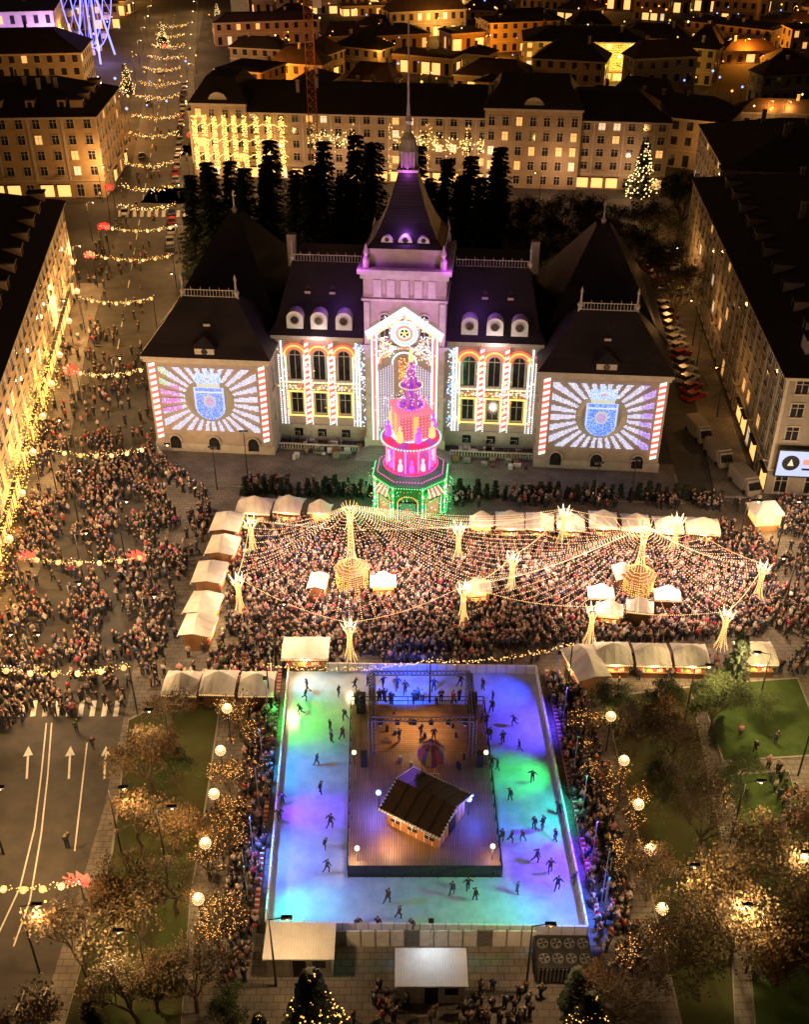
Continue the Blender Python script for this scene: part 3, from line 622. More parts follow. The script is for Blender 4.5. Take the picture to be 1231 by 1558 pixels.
# ------------------------------------------------------------------ trees
def conifer(seed,h,r,lit=None,dens=1.0):
    random.seed(seed); mb=MB(); mb.tube((0,0,0),(0,0,h*.95),h*.018,.03,6,'bark')
    lv=int(26*dens)
    for l in range(lv):
        f=l/lv; z=h*(.08+.92*f); R=r*(1-f)**.85*random.uniform(.8,1.12)+.15; nb=int(11*dens)
        for b in range(nb):
            t=random.uniform(0,6.28); rr=R*random.uniform(.7,1.1); dx,dy=math.cos(t),math.sin(t)
            for q in range(6):
                a=(q+.4)/6*rr; wz=z-.28*a+.06*a*a/max(R,.5)+random.uniform(-.1,.1); s=(.42*h/22+.12)*(1.2-.5*q/6)*random.uniform(.7,1.3)
                px,py_=dx*a,dy*a; k=random.uniform(.5,1.3); c=(.024*k,.038*k,.018*k)
                for sd in (-1,1):
                    ang=t+sd*random.uniform(.5,1.1); ex,ey=px+math.cos(ang)*s*1.8,py_+math.sin(ang)*s*1.8
                    nx,ny=-math.sin(ang)*s*.45,math.cos(ang)*s*.45
                    mb.add([(px,py_,wz),(ex-nx,ey-ny,wz-.25*s),(ex+nx*1.0,ey+ny,wz-.5*s-random.random()*.3)],[(0,1,2)],'leaf',c)
            if lit and random.random()<.8:
                mb.bulb((dx*rr*1.02,dy*rr*1.02,z-.2*rr),lit[1],lit[0])
    return mb.mesh('conifer_mesh')
def broad(seed,h,leafy=0,lit=None,depth=5,leafcol=(.05,.04,.015)):
    random.seed(seed); mb=MB()
    def br(p,d,ln,r,dep):
        q=p+d*ln*.5+Vector((random.uniform(-.06,.06),random.uniform(-.06,.06),.02))*ln; e=q+(d+Vector((random.uniform(-.25,.25),random.uniform(-.25,.25),.08))).normalized()*ln*.5
        ns=6 if dep>=depth-1 else 3
        mb.tube(p,q,r,r*.85,ns,'bark',cap=False); mb.tube(q,e,r*.85,r*.6,ns,'bark',cap=False)
        if dep<=1:
            for _ in range(leafy):
                c=e+Vector((random.gauss(0,.3),random.gauss(0,.3),random.gauss(0,.25))); s=random.uniform(.05,.12); k=random.uniform(.4,1.5)
                a=Vector((random.gauss(0,1),random.gauss(0,1),random.gauss(0,1))).normalized()*s; b=a.orthogonal().normalized()*s
                mb.add([c-a,c+b,c+a,c-b],[(0,1,2,3)],'leaf',tuple(v*k for v in leafcol))
            if lit and random.random()<lit[2]: mb.bulb(e,lit[1],lit[0])
        if lit and random.random()<lit[2]: mb.bulb(q,lit[1],lit[0])
        if dep==0: return
        for i in range(random.choice([3,4]) if dep<depth else 5):
            az=random.uniform(0,6.28); sp=random.uniform(.35,.85)
            o=d.orthogonal().normalized(); o.rotate(Matrix.Rotation(az,3,d)); nd=(d*math.cos(sp)+o*math.sin(sp)); nd.z+=.12; nd.normalize()
            br(e if i else q.lerp(e,.5),nd,ln*random.uniform(.62,.82),r*.58,dep-1)
    br(Vector((0,0,0)),Vector((0,0,1)),h*.27,h*.024,depth)
    return mb.mesh('broadleaf_mesh')
CON=[conifer(i,22,4.6) for i in (1,2,3)]; CONs=[conifer(11,5,1.4,dens=.6),conifer(12,9,2.4,dens=.8)]
BARE=[broad(s,8,2,leafcol=(.11,.07,.03)) for s in (21,22,23)]; LEAFY=[broad(s,9,9,leafcol=(.055,.08,.02)) for s in (31,32)]
BROWN=[broad(s,9,5,leafcol=(.12,.065,.02)) for s in (35,36)]
DARKB=[broad(s,14,9,leafcol=(.024,.034,.013)) for s in (41,42)]
LITB=[broad(s,4.8,1,lit=((2.4,1.1,.25),.045,.15),depth=4,leafcol=(.10,.06,.02)) for s in (51,52,53)]
LITC=conifer(61,9,2.6,lit=((3.6,2.3,.9),.14),dens=1.0); LITC2=conifer(62,5.5,1.5,lit=((3.0,1.5,.35),.055),dens=1.3)
random.seed(99)
def tree(ml,name,x,y,s=1.0,z=0): put(random.choice(ml) if isinstance(ml,list) else ml,name,(x,y,z),random.uniform(0,6.28),scale=(s*random.uniform(.92,1.08),s*random.uniform(.92,1.08),s))
for x in range(-52,24,5):
    if random.random()<.9: tree(CON,'pine_tree',x*.72+random.uniform(-2,2),196+random.uniform(-8,10)-x*.08,random.uniform(.85,1.15))
for (x,y,s) in ((8,200,1),(14,192,.95),(-34,190,1.05),(-25,205,1.1),(-36,198,1.0),(-16,188,1.1),(18,204,1.05),(2,188,.8)): tree(CON,'pine_tree',x,y,s)
for (x,y) in ((20,190),(26,196),(31,186),(36,195),(42,188),(46,200),(38,206),(56,215),(24,206),(32,210),(44,180),(46,172)): tree(DARKB,'lime_tree',x,y,random.uniform(.95,1.25))
for (u,v,s) in ((140,1500,1.15),(230,1210,1.05),(215,1300,1.0),(262,1130,.85),(60,1640,1.1),(225,1450,1.0),(300,1540,.95),(1065,1380,1.05),(1110,1470,1.1),(1200,1420,1.1),(1040,1240,.95),(1215,1290,1),(1150,1340,1),(965,1150,.9),(1000,1500,.9),(930,1570,.8),(985,1370,.8),(1020,1180,.9),(1060,1300,1.0),(1180,1380,1.0),(1230,1480,1.1),(1040,1460,1.0),(270,1390,.9),(190,1380,.9),(210,1560,1.0),(1225,1350,1.0)): tree(BARE,'bare_tree',*G(u,v),s)
for (u,v,s) in ((1080,1115,.85),(1100,1240,.65),(1165,1100,.45),(1060,1090,.55),(360,1560,.5),(940,1120,.75),(1120,1200,.5),(275,1210,.6),(1010,1090,.6),(1000,1230,.6)): tree(LEAFY,'park_tree',*G(u,v),s)
for (u,v,s) in ((245,1180,.8),(275,1300,.7),(1180,1500,.9),(1000,1130,.65),(905,1530,.5),(180,1440,.8),(240,1540,.8),(1095,1400,.8)): tree(BROWN,'autumn_tree',*G(u,v),s)
for (u,v,s) in ((1112,1065,.95),(870,1540,.6),(1090,1130,.4),(150,1590,.6)): tree(CONs[1],'fir_tree',*G(u,v),s)
for i in range(54):
    t=i/53
    if .36<t<.45: continue
    a=G(375,752); b=G(1095,762); tree(CONs[0],'hedge_shrub',a[0]+(b[0]-a[0])*t,a[1]+(b[1]-a[1])*t+random.uniform(-.5,.5),random.uniform(.35,.65))
tree(LITC,'christmas_tree',*G(975,297),1.35); tree(LITC,'christmas_tree',*G(357,345),1.0); tree(LITC2,'christmas_tree',*G(480,1575),1.35); tree(LITC2,'christmas_tree',*G(892,1590),1.1); tree(LITC2,'christmas_tree',*G(400,1600),.8)
for (u,v) in ((332,30),(248,60),(195,130)): tree(LITC,'christmas_tree',*G(u,v+12),1.0)
gm=MB(); gm.tube((0,0,0),(0,0,4.0),.07,.05,6,'dark')
for i in range(90):
    z=1-2*(i+.5)/90; t=i*2.399; r=math.sqrt(1-z*z)*.46; gm.bulb((r*math.cos(t),r*math.sin(t),4.5+z*.46),.045,(2.2,1.3,.6))
gm.sphere((0,0,4.5),.36,'bulb',(.7,.30,.10))
GM=gm.mesh('globe_lamp')
for (u,v) in ((345,1078),(335,1142),(325,1208),(312,1283),(301,1368),(930,1090),(950,1157),(972,1224),(990,1293),(1008,1383)):
    x,y=G(u,v,4.5); o=put(GM,'globe_lamp',(x,y,0)); sd_=1 if u<600 else -1; slight(o,(0,0,5.3),(-sd_*.3,0,0),1500 if u<600 else 1200,(1,.58,.24),140,1,.3)
    for k in range(3 if u<600 else 2): tree(LITB,'string_lit_tree',x+random.uniform(-.3,2.4)*sd_,y+random.uniform(-2.2,2.2),random.uniform(.8,1.15))
# ------------------------------------------------------------------ rink
C=[G(405,1415),G(893,1422),G(815,1025),G(440,1020)]
def RK(a,b): 
    return tuple((C[0][i]*(1-a)+C[1][i]*a)*(1-b)+(C[3][i]*(1-a)+C[2][i]*a)*b for i in (0,1))
rk=empty('ice_rink'); mb=MB()
mb.add([(*RK(0,0),.02),(*RK(1,0),.02),(*RK(1,1),.02),(*RK(0,1),.02)],[(0,1,2,3)],'ice'); mb.build('ice_sheet',parent=rk)
mb=MB()
def fence(p,q,h,k,z0=0,th=.06):
    L_=math.hypot(q[0]-p[0],q[1]-p[1]); a=((q[0]-p[0])/L_,(q[1]-p[1])/L_); n=(-a[1],a[0])
    m=int(L_/1.0)
    for i in range(m):
        mb.obox(p,a,n,i*L_/m+.02,(i+1)*L_/m-.02,-th,th,z0,z0+h,k)
        mb.obox(p,a,n,i*L_/m-.03,i*L_/m+.03,-th-.03,th+.03,z0,z0+h+.08,'metal')
    mb.obox(p,a,n,0,L_,-th-.02,th+.02,z0+h,z0+h+.06,'white')
for i in range(4): fence(C[i],C[(i+1)%4],1.05,'white')
mb.build('barrier',parent=rk)
mb=MB()
for s,(a0,b0,a1,b1) in ((0,(-.035,0,-.035,1)),(1,(1.045,0,1.045,1))):
    for i in range(60):
        p=RK(a0,i/60); q=RK(a0,(i+.5)/60); r_=RK(a0,(i+1)/60)
        for (p_,q_,c) in ((p,q,(.6,.05,.04)),(q,r_,(.75,.72,.68))):
            mb.add([(p_[0]-.2,p_[1],0.5),(p_[0]+.2,p_[1],0.5),(q_[0]+.2,q_[1]+.1,.5),(q_[0]-.2,q_[1]+.1,.5)],[(0,1,2,3)],'attr',c)
            mb.add([(p_[0]-.2,p_[1],0),(p_[0]-.2,p_[1],.5),(q_[0]-.2,q_[1],.5),(q_[0]-.2,q_[1],0)],[(0,1,2,3)],'attr',c)
for a in (-.13,1.13):
    for i in range(40):
        p=RK(a,i/40); q=RK(a,(i+1)/40); mb.tube((*p,1.1),(*q,1.1),.04,.04,4,'dark'); mb.tube((*p,.6),(*q,.6),.03,.03,4,'dark'); mb.tube((*p,0),(*p,1.1),.04,.04,4,'dark')
        mb.obox(p,(1,0),(0,1),-.35,.35,0,.8,0.0,.45,'dark')
mb.build('candy_stripe_rail',parent=rk)
flo=[((460,1100),(.02,1,.14),2300,'x'),((480,1045),(.03,.7,.9),1500,'x'),((620,1045),(.01,.08,1),3600,'t'),((760,1055),(.01,.05,1),4200,'x'),((800,1105),(.09,.05,1),3800,'x'),((460,1175),(.03,.35,1),1900,'x'),((475,1235),(.16,.04,1),4400,'x'),((790,1180),(.02,1,.20),2500,'x'),((825,1240),(.03,.75,.6),1700,'x'),((440,1310),(.08,.2,1),3200,'x'),((460,1385),(.02,.75,.75),2600,'x'),((560,1385),(.05,.15,1),3300,'x'),((715,1390),(.02,1,.18),2900,'x'),((640,1375),(.03,.6,.8),1400,'x'),((840,1310),(.12,.04,1),4400,'x'),((865,1390),(.06,.15,1),3400,'x'),((790,1395),(.03,.6,.7),1300,'x')]
mb=MB()
for (p,c,e,md) in flo:
    x,y=G(*p); side=0 if p[0]<620 else 1; e*=2.6
    if md=='t': hx,hy,hz_=x,G(620,1088)[1],5.0
    else:
        b_=max(.02,min(.98,(y-C[0][1])/(C[3][1]-C[0][1]))); hx,hy=RK(-.06 if side==0 else 1.06,b_); hz_=5.6
        if 540<p[0]<760: hz_=7.5
        mb.tube((hx,hy,0),(hx,hy,hz_+.2),.05,.035,5,'metal'); mb.box(hx-.18,hy-.14,hz_+.1,hx+.18,hy+.14,hz_+.35,'dark')
    mb.bulb((hx,hy,hz_+.05),.09,tuple(4*v for v in c))
    slight(rk,(hx,hy,hz_),(x,y,0),e,c,80 if abs(hx-x)<4 else 50,1.0,.25)
mb.build('floodlight_masts',parent=rk)
# ------------------------------------------------------------------ stage island
stg=empty('stage'); mb=MB()
D=[G(530,1335),G(762,1335),G(735,1078),G(535,1078)]
def DK(a,b): return tuple((D[0][i]*(1-a)+D[1][i]*a)*(1-b)+(D[3][i]*(1-a)+D[2][i]*a)*b for i in (0,1))
zt=.55
mb.add([(*DK(0,0),zt),(*DK(1,0),zt),(*DK(1,1),zt),(*DK(0,1),zt)],[(0,1,2,3)],'deck')
for i in range(4):
    p,q=D[i],D[(i+1)%4]; mb.add([(*p,0),(*q,0),(*q,zt),(*p,zt)],[(0,1,2,3)],'dark')
    L_=math.hypot(q[0]-p[0],q[1]-p[1]); a=((q[0]-p[0])/L_,(q[1]-p[1])/L_); n=(a[1],-a[0])
    for k in range(int(L_/1.5)+1): mb.obox(p,a,n,k*1.5-.03,k*1.5+.03,.02,.1,0,zt+1.0,'dark')
    mb.obox(p,a,n,0,L_,.03,.09,zt+.95,zt+1.02,'dark'); mb.obox(p,a,n,0,L_,.03,.09,zt+.45,zt+.5,'dark')
    if i==0: mb.obox(p,a,n,0,L_,.04,.08,zt,zt+.95,'glass')
mb.add([(*DK(.17,.68),zt+.03),(*DK(.86,.68),zt+.03),(*DK(.86,.95),zt+.03),(*DK(.17,.95),zt+.03)],[(0,1,2,3)],'wood')
mb.build('deck',parent=stg)
mb=MB()
def truss(p,q,w=.3):
    p=Vector(p);q=Vector(q);d=(q-p);L_=d.length;d.normalize();a=d.orthogonal().normalized();b=d.cross(a);cs=[a*w+b*w,a*w-b*w,-a*w-b*w,-a*w+b*w]
    for c in cs: mb.tube(p+c,q+c,.05,.05,4,'metal')
    n=max(2,int(L_/(w*2)))
    for i in range(n):
        for j in range(4): mb.tube(p+d*L_*i/n+cs[j],p+d*L_*(i+1)/n+cs[(j+1)%4],.03,.03,3,'dark')
tp=[(*DK(.16,.66),zt),(*DK(.88,.66),zt),(*DK(.88,.97),zt),(*DK(.16,.97),zt)]; up=[(p[0],p[1],5.2) for p in tp]
for p,u in zip(tp,up): truss(p,u,.22)
for i in range(4): truss(up[i],up[(i+1)%4],.2)
for i in range(6):
    x=tp[0][0]+(tp[1][0]-tp[0][0])*(i+.5)/6; mb.lathe([(.1,4.5),(.22,4.6),(.22,5.0)],8,'dark',x,tp[0][1]); mb.bulb((x,tp[0][1],4.45),.1,(3,2,4))
for u in (550,718):
    x,y=G(u,1088); mb.box(x-.45,y-.4,zt,x+.45,y+.4,zt+2.2,'dark')
    for z in (.9,1.5,2.1): mb.sphere((x,y-.38,zt+z),.25,'glass')
for (a,b) in ((.1,.6),(.93,.6)):
    x,y=DK(a,b); mb.box(x-.3,y-.3,zt,x+.3,y+.3,zt+1.6,'dark')
for i in range(24):
    x,y=DK(random.uniform(.2,.85),random.choice([random.uniform(.7,.93),random.uniform(.3,.4),random.uniform(.56,.64)])); a=random.uniform(.15,.5); mb.box(x,y,zt+.031,x+a,y+a*.8,zt+random.uniform(.2,.8),random.choice(['dark','dark','metal','wood']))
mb.build('truss',parent=stg)
slight(stg,(*DK(.5,.85),5.0),(*DK(.5,.8),0),1900,(1,.6,.25),100,1,.2); slight(stg,(*DK(.5,.66),5.0),(*DK(.4,.12),0),4000,(.3,.12,1),60,1,.2)
plight(stg,(*DK(.03,.6),2.3),100,(1,.8,.6),.15); plight(stg,(*DK(.97,.6),2.3),100,(1,.8,.6),.15); plight(stg,(*DK(.05,.05),1.3),100,(1,.8,.5),.15); plight(stg,(*DK(.95,.07),1.5),100,(1,.7,.5),.15)
mb=MB()
for p in ((.03,.6),(.97,.6),(.06,.06),(.95,.07)): 
    q=DK(*p); mb.tube((*q,zt),(*q,2.2),.04,.04,5,'dark'); mb.sphere((*q,2.2),.22,'bulb',(3,2.2,1.2))
for (u,v) in ((576,1206),(714,1216)): mb.sphere(G3(u,v,2.5),.25,'bulb',(.8,1.2,5)); mb.tube(G3(u,v,2.5),(*G(u,v,2.5),zt),.05,.05,5,'dark')
mb.build('stage_lamps',parent=stg)
x,y=G(576,1206,2.5); plight(stg,(x-.5,y-.3,2.6),800,(.06,.1,1),.1); x,y=G(714,1216,2.5); plight(stg,(x+.5,y-.3,2.6),800,(.06,.1,1),.1)
x,y=G(648,1252); hut=empty('gingerbread_hut',(x,y,zt),math.radians(-32)); mb=MB()
mb.box(-2.6,-2.3,0,2.6,2.3,2.2,'ginger')
for s in (-1,1):
    mb.add([(-3,s*2.8,2.15),(3,s*2.8,2.15),(3,0,3.3),(-3,0,3.3)],[(0,1,2,3)],'roof2'); mb.add([(-3,s*2.8,2.05),(3,s*2.8,2.05),(3,0,3.2),(-3,0,3.2)],[(0,1,2,3)],'wood')
    for t in np.linspace(-3,3,22): mb.sphere((t,s*2.82,2.12),.14,'white',n=6,m=4)
    mb.add([(s*2.6,-2.3,2.2),(s*2.6,2.3,2.2),(s*2.6,0,3.2)],[(0,1,2)],'ginger')
    for t in np.linspace(0,1,10):
        for q in (-1,1): mb.sphere((s*3.02,q*2.8*(1-t),2.15+1.15*t),.11,'white',n=6,m=4)
for k in range(6): mb.tube((-3+k*1.2,-2.8,2.19),(-3+k*1.2,0,3.36),.05,.05,4,'dark'); mb.tube((-3+k*1.2,2.8,2.19),(-3+k*1.2,0,3.36),.05,.05,4,'dark')
for i in range(3):
    c=-1.7+i*1.7; mb.box(c-.45,-2.36,.7,c+.45,-2.31,1.7,'dark'); mb.box(c-.03,-2.4,.7,c+.03,-2.36,1.7,'white'); mb.box(c-.45,-2.4,1.18,c+.45,-2.36,1.24,'white'); mb.box(c-.55,-2.42,1.7,c+.55,-2.31,1.8,'white')
mb.box(2.62,-.6,0,2.68,.6,1.9,'dark'); mb.box(2.6,-.75,1.9,2.72,.75,2.05,'white')
mb.build('hut_body',parent=hut); plight(hut,(-1,-4.2,1.6),300,(1,.6,.3),.2)
x,y=G(655,1195); bal=empty('toy_balloon',(x,y,zt),0); mb=MB(); cols=[(.10,.015,.14),(.22,.03,.04),(.05,.03,.16),(.2,.13,.05)]
mb.lathe([(.2,2.1),(.9,2.6),(1.25,3.3),(1.2,3.9),(.8,4.5),(.3,4.8),(.25,5.2),(.02,5.3)],16,'attr',cols=cols); mb.lathe([(.7,.0),(.8,.9),(.85,1.0)],10,'ginger')
for i in range(6):
    t=6.28*i/6; mb.tube((.7*math.cos(t),.7*math.sin(t),1),(.9*math.cos(t),.9*math.sin(t),2.6),.03,.03,4,'dark')
mb.build('envelope',parent=bal)
# ------------------------------------------------------------------ stalls
st_=MB(); w2,d2=2.1,1.25
st_.box(-w2,-d2,0,w2,-d2+.08,1.0,'wood'); st_.box(-w2,d2-.08,0,w2,d2,2.3,'wood'); st_.box(-w2,-d2+.08,0,-w2+.08,d2-.08,2.3,'wood'); st_.box(w2-.08,-d2+.08,0,w2,d2-.08,2.3,'wood')
st_.box(-w2,-d2-.35,1.0,w2,-d2+.1,1.08,'wood'); st_.box(-w2+.1,d2-.12,.4,w2-.1,d2-.09,2.2,'gold')  # back panel glows in place of a lit interior
for x in (-w2,w2-.1): st_.box(x,-d2,1.08,x+.1,-d2+.1,2.3,'wood')
NX=8
for s in (-1,1):
    for i in range(NX):
        xa=-w2-.35+i*(2*w2+.7)/NX; xb=xa+(2*w2+.7)/NX
        def zr(x,f): 
            e=abs(x)/(w2+.35); return (3.6-1.0*e**1.3 if f==0 else (2.9-.5*e**1.5 if f==1 else 2.25))+.04*math.sin(x*5+f)
        yy=[0,s*(d2+.5)*.5,s*(d2+.5)]
        for f in (0,1): st_.add([(xa,yy[f],zr(xa,f)),(xb,yy[f],zr(xb,f)),(xb,yy[f+1],zr(xb,f+1)),(xa,yy[f+1],zr(xa,f+1))],[(0,1,2,3)],'snow')
    st_.add([(-w2-.35,s*(d2+.5),2.1),(w2+.35,s*(d2+.5),2.1),(w2+.35,s*(d2+.5),2.22),(-w2-.35,s*(d2+.5),2.22)],[(0,1,2,3)],'snow')
    st_.add([(s*w2,-d2,2.28),(s*w2,d2,2.28),(s*w2,0,2.5)],[(0,1,2)],'wood')
    for i in range(16): st_.add([(-w2-.35+i*.306,s*(d2+.51),2.12),(-w2-.35+(i+1)*.306,s*(d2+.51),2.12),(-w2-.35+(i+.5)*.306,s*(d2+.51),1.9)],[(0,1,2)],'white')
    for i in range(26): st_.bulb((-w2-.35+i*.19,s*(d2+.55),2.1),.045,(2.8,1.5,.5))
for i in range(14):
    k=random.choice([(.5,.05,.05),(.5,.35,.1),(.1,.3,.1),(.6,.5,.4)]); xx=-1.9+i*.28; st_.box(xx,-d2-.2,1.08,xx+.2,-d2+.05,1.08+random.uniform(.1,.3),'attr',k)
STM=st_.mesh('market_stall'); keep=[]
def stall(u,v,rot=-4,s=1.0,e=260):
    x,y=G(u,v,2.8); o=put(STM,'market_stall',(x,y,0),math.radians(rot+random.uniform(-4,4)),scale=(s,1.0 if s>=.7 else s,random.uniform(.94,1.1))); plight(o,(0,-d2-.7,1.75),e,(1,.6,.26),.15); keep.append((x,y,2.1*s+.2)); 
for (u,v,s) in ((388,764,.9),(440,764,.72),(733,787,.6),(776,787,.7),(822,786,.7),(869,786,.7),(918,786,.7),(968,788,.7),(1018,791,.7),(1070,793,.84)): stall(u,v,-5,s)
stall(487,768,-5,.6)
for (u,v,s) in ((344,788,.85),(338,826,.8),(318,864,.85),(308,912,.8),(300,945,.75)): stall(u,v,84,s)
for (u,v,s) in ((465,978,1.0),(276,1033,.72),(333,1033,.72),(391,1033,.72),(934,988,.74),(993,988,.74),(1052,989,.74),(1152,987,.8)): stall(u,v,178 if v>1000 else 0,s)
stall(893,1003,-80,1.05)
for (u,v) in ((483,878),(583,878),(727,888),(915,894),(1016,898),(950,866),(975,917),(929,920)): stall(u,v,random.choice([0,0,90,180])+random.uniform(-8,8),.6,160)
x,y=G(1160,800); o=MB(); o.box(-1.6,-1.4,0,1.6,1.4,.9,'wood'); o.box(-1.5,-1.3,.9,1.5,1.3,2.5,'shop'); 
for a in (-1.6,-.55,.5,1.5): o.box(a,-1.42,.9,a+.1,-1.3,2.5,'white')
o.frus((-2,-1.8,2,1.8),2.5,(-.6,-.3,.6,.3),3.5,'snow'); ko=o.build('ticket_kiosk',(x,y,0),.1); plight(ko,(0,-2.6,1.8),400,(1,.65,.3),.2); keep.append((x,y,2.4))
# ------------------------------------------------------------------ lit flared columns and canopies
cm=MB()
prof=[(.75,0),(.5,.7),(.32,1.6),(.24,2.8),(.28,3.5),(.5,4.1),(.78,4.5)]
for i in range(10):
    t=2*math.pi*i/10
    for (r0,z0),(r1,z1) in zip(prof[:-1],prof[1:]):
        cm.tube((r0*math.cos(t),r0*math.sin(t),z0),(r1*math.cos(t),r1*math.sin(t),z1),.02,.02,3,'bulb',(1.5,.75,.2),cap=False)
        for q in range(4):
            f=q/4; r=r0+(r1-r0)*f; cm.bulb((r*math.cos(t),r*math.sin(t),z0+(z1-z0)*f),.045,(2.8,1.7,.6))
for i in range(7):
    t=2*math.pi*i/7; cm.add([(.5*math.cos(t-.4),.5*math.sin(t-.4),4.1),(.5*math.cos(t+.4),.5*math.sin(t+.4),4.1),(1.0*math.cos(t),1.0*math.sin(t),5.2)],[(0,1,2)],'bulb',(1.6,1.15,.6))
cm.tube((0,0,0),(0,0,4.2),.14,.12,8,'bulb',(1.2,.6,.15))
CM=cm.mesh('lit_column')
colp=[(385,842),(366,932),(533,1003),(704,945),(778,898),(697,852),(855,825),(1025,838),(1152,912),(1097,985),(897,978)]
COLW=[]
for (u,v) in colp:
    x,y=G(u,v); o=put(CM,'lit_column',(x,y,0),random.random(),scale=(1,1,.98)); slight(o,(0,0,5.6),(0,0,0),1700,(1,.64,.36),165,1,.4); keep.append((x,y,1.0)); COLW.append((x,y))
def canopy(u,v,idx,h):
    x0,y0=G(u,v); cp=empty('string_light_canopy',(x0,y0,0)); mb=MB(); keep.append((x0,y0,2.2))
    mb.lathe([(1.8,0),(1.8,2.6),(2.1,2.7),(.6,3.6)],8,'wood')
    for i in range(8):
        t=6.28*i/8; t2=6.28*(i+1)/8; A=Vector((1.85*math.cos(t),1.85*math.sin(t),0)); B_=Vector((1.85*math.cos(t2),1.85*math.sin(t2),0))
        for q in range(6):
            p=A.lerp(B_,q/6)
            for z in np.arange(.2,2.7,.3):
                if random.random()<.85: mb.bulb((p.x,p.y,z),.08,(2.6,1.3,.25))
            for f in (0,.2,.4,.6): mb.bulb((p.x*(1.1-f),p.y*(1.1-f),2.75+f*1.2),.06,(2.6,1.4,.35))
    pr=[(.75,3.2),(.4,5),(.25,h-2.6),(.4,h-1.4),(.95,h-.2)]
    for i in range(12):
        t=6.28*i/12
        for (r0,z0),(r1,z1) in zip(pr[:-1],pr[1:]):
            mb.tube((r0*math.cos(t),r0*math.sin(t),z0),(r1*math.cos(t),r1*math.sin(t),z1),.025,.025,3,'bulb',(1.6,.85,.25),cap=False)
            for q in range(8):
                f=q/8; r=r0+(r1-r0)*f; mb.bulb((r*math.cos(t),r*math.sin(t),z0+(z1-z0)*f),.05,(3,1.9,.7))
    pts=[COLW[i] for i in idx]; ends=[]
    pts=sorted(pts,key=lambda p:math.atan2(p[1]-y0,p[0]-x0)); n=len(pts)
    for i in range(n):
        a,b=pts[i],pts[(i+1)%n]
        for k in range(9):
            f=k/9; ends.append((a[0]+(b[0]-a[0])*f-x0,a[1]+(b[1]-a[1])*f-y0,4.9-.8*math.sin(math.pi*f)))
    for e in ends:
        m=int(math.hypot(e[0],e[1])/.28)
        for q in range(m):
            f=q/m; z=h-.3+(e[2]-h+.3)*f-2.0*math.sin(math.pi*f)*(.5+.5*f)*.8
            c=random.choice([(3.2,1.8,.7),(3.2,1.8,.7),(3.0,1.4,.8),(3.6,2.6,1.7)])
            mb.bulb((e[0]*f,e[1]*f,z),.056,c)
    for i in range(len(ends)):
        a,b=ends[i],ends[(i+1)%len(ends)]
        for q in range(8):
            f=q/8; mb.bulb((a[0]+(b[0]-a[0])*f,a[1]+(b[1]-a[1])*f,a[2]+(b[2]-a[2])*f),.055,(3,1.7,.6))
    mb.build('strings',parent=cp)
    return cp
c1=canopy(536,893,[0,1,2,3,5,6,4],11.5); c2=canopy(968,903,[4,6,7,8,9,10,3],9.5)
for cp,pts in ((c1,((-8,-2),(-3,3),(5,2),(-2,-6),(8,-4),(3,-2),(-8,5),(12,4))),(c2,((-9,1),(-3,4),(4,4),(8,-2),(-6,-4),(3,-4),(12,1),(-13,3)))):
    for p in pts: slight(cp,(p[0],p[1],6.2),(p[0],p[1],0),4600,(1,.56,.42),155,1,.8)  # unseen downward spots added, standing in for the light of the strings
def garland(name,p,q,sag,col=(2.6,1.35,.35),r=.1,sp=.22,thick=.22,bows=None,poles=True,orn=True):
    mb=MB(); p=Vector(p);q=Vector(q); L_=(q-p).length; n=int(L_/sp)
    for i in range(n+1):
        f=i/n; c=p.lerp(q,f); c.z-=sag*4*f*(1-f)
        for _ in range(2 if thick else 1): mb.bulb((c.x+random.gauss(0,thick),c.y+random.gauss(0,thick),c.z+random.gauss(0,thick)),r*random.uniform(.6,1.1),col if random.random()<.85 else (3,2.3,1.4))
        if orn and i%max(1,n//6)==0 and 0<i<n: mb.sphere((c.x,c.y,c.z-.2),.3,'bulb',random.choice([(1.4,.7,.2),(1.6,1.0,.4)]),8,5)
    if poles:
        for e in (p,q): mb.tube((e.x,e.y,0),(e.x,e.y,e.z+.3),.09,.06,6,'dark')
    if bows:
        for f in bows:
            c=p.lerp(q,f); c.z-=sag*4*f*(1-f)
            for k in range(6):
                t=math.radians((20,160,-35,215,70,110)[k]); 
                tip=Vector((c.x+1.1*math.cos(t),c.y,c.z+.8*math.sin(t))); s=Vector((-math.sin(t)*.35,0,math.cos(t)*.35))
                mb.add([c,tip-s,tip+s+Vector((0,.3,0))],[(0,1,2)],'bulb',(.9,.02,.02)); 
                for _ in range(8): 
                    w_=random.random(); pp=c.lerp(tip,w_); mb.bulb((pp.x+random.gauss(0,.1),pp.y-.1,pp.z+random.gauss(0,.15)),.07,(2.2,.15,.1))
    return mb.build(name)
hz=6.5
def gz(u,v,z): x,y=G(u,v,z); return (x,y,z)
for (u0,u1,v,b) in ((72,218,688,None),(22,222,850,[.08,.92]),(-30,195,1018,None),(-60,120,1345,[.97]),(102,216,567,[.03]),(120,232,458,None),(140,262,393,None),(152,268,349,[.05]),(180,262,317,None),(183,262,288,None),(186,262,252,None),(196,272,207,None),(200,275,180,None),(205,272,150,None),(212,272,130,None),(218,275,108,None),(224,278,90,None),(230,280,73,None),(236,282,57,None),(240,285,42,None)):
    far=v<340
    garland('street_garland',gz(u0,v-6,hz),gz(u1,v-6,hz),1.0,(2.6,1.35,.3),.08 if not far else .14,.25 if not far else .35,.16 if not far else .28,b,poles=not far,orn=not far)
for (u,v) in ((135,388),(312,290),(110,565),(155,345),(290,205),(250,70),(165,285),(316,350)):
    garland('bow_decoration',gz(u-5,v,5.5),gz(u+5,v,5.5),.1,(2.2,.2,.12),.1,.5,.15,[.5],poles=True,orn=False)
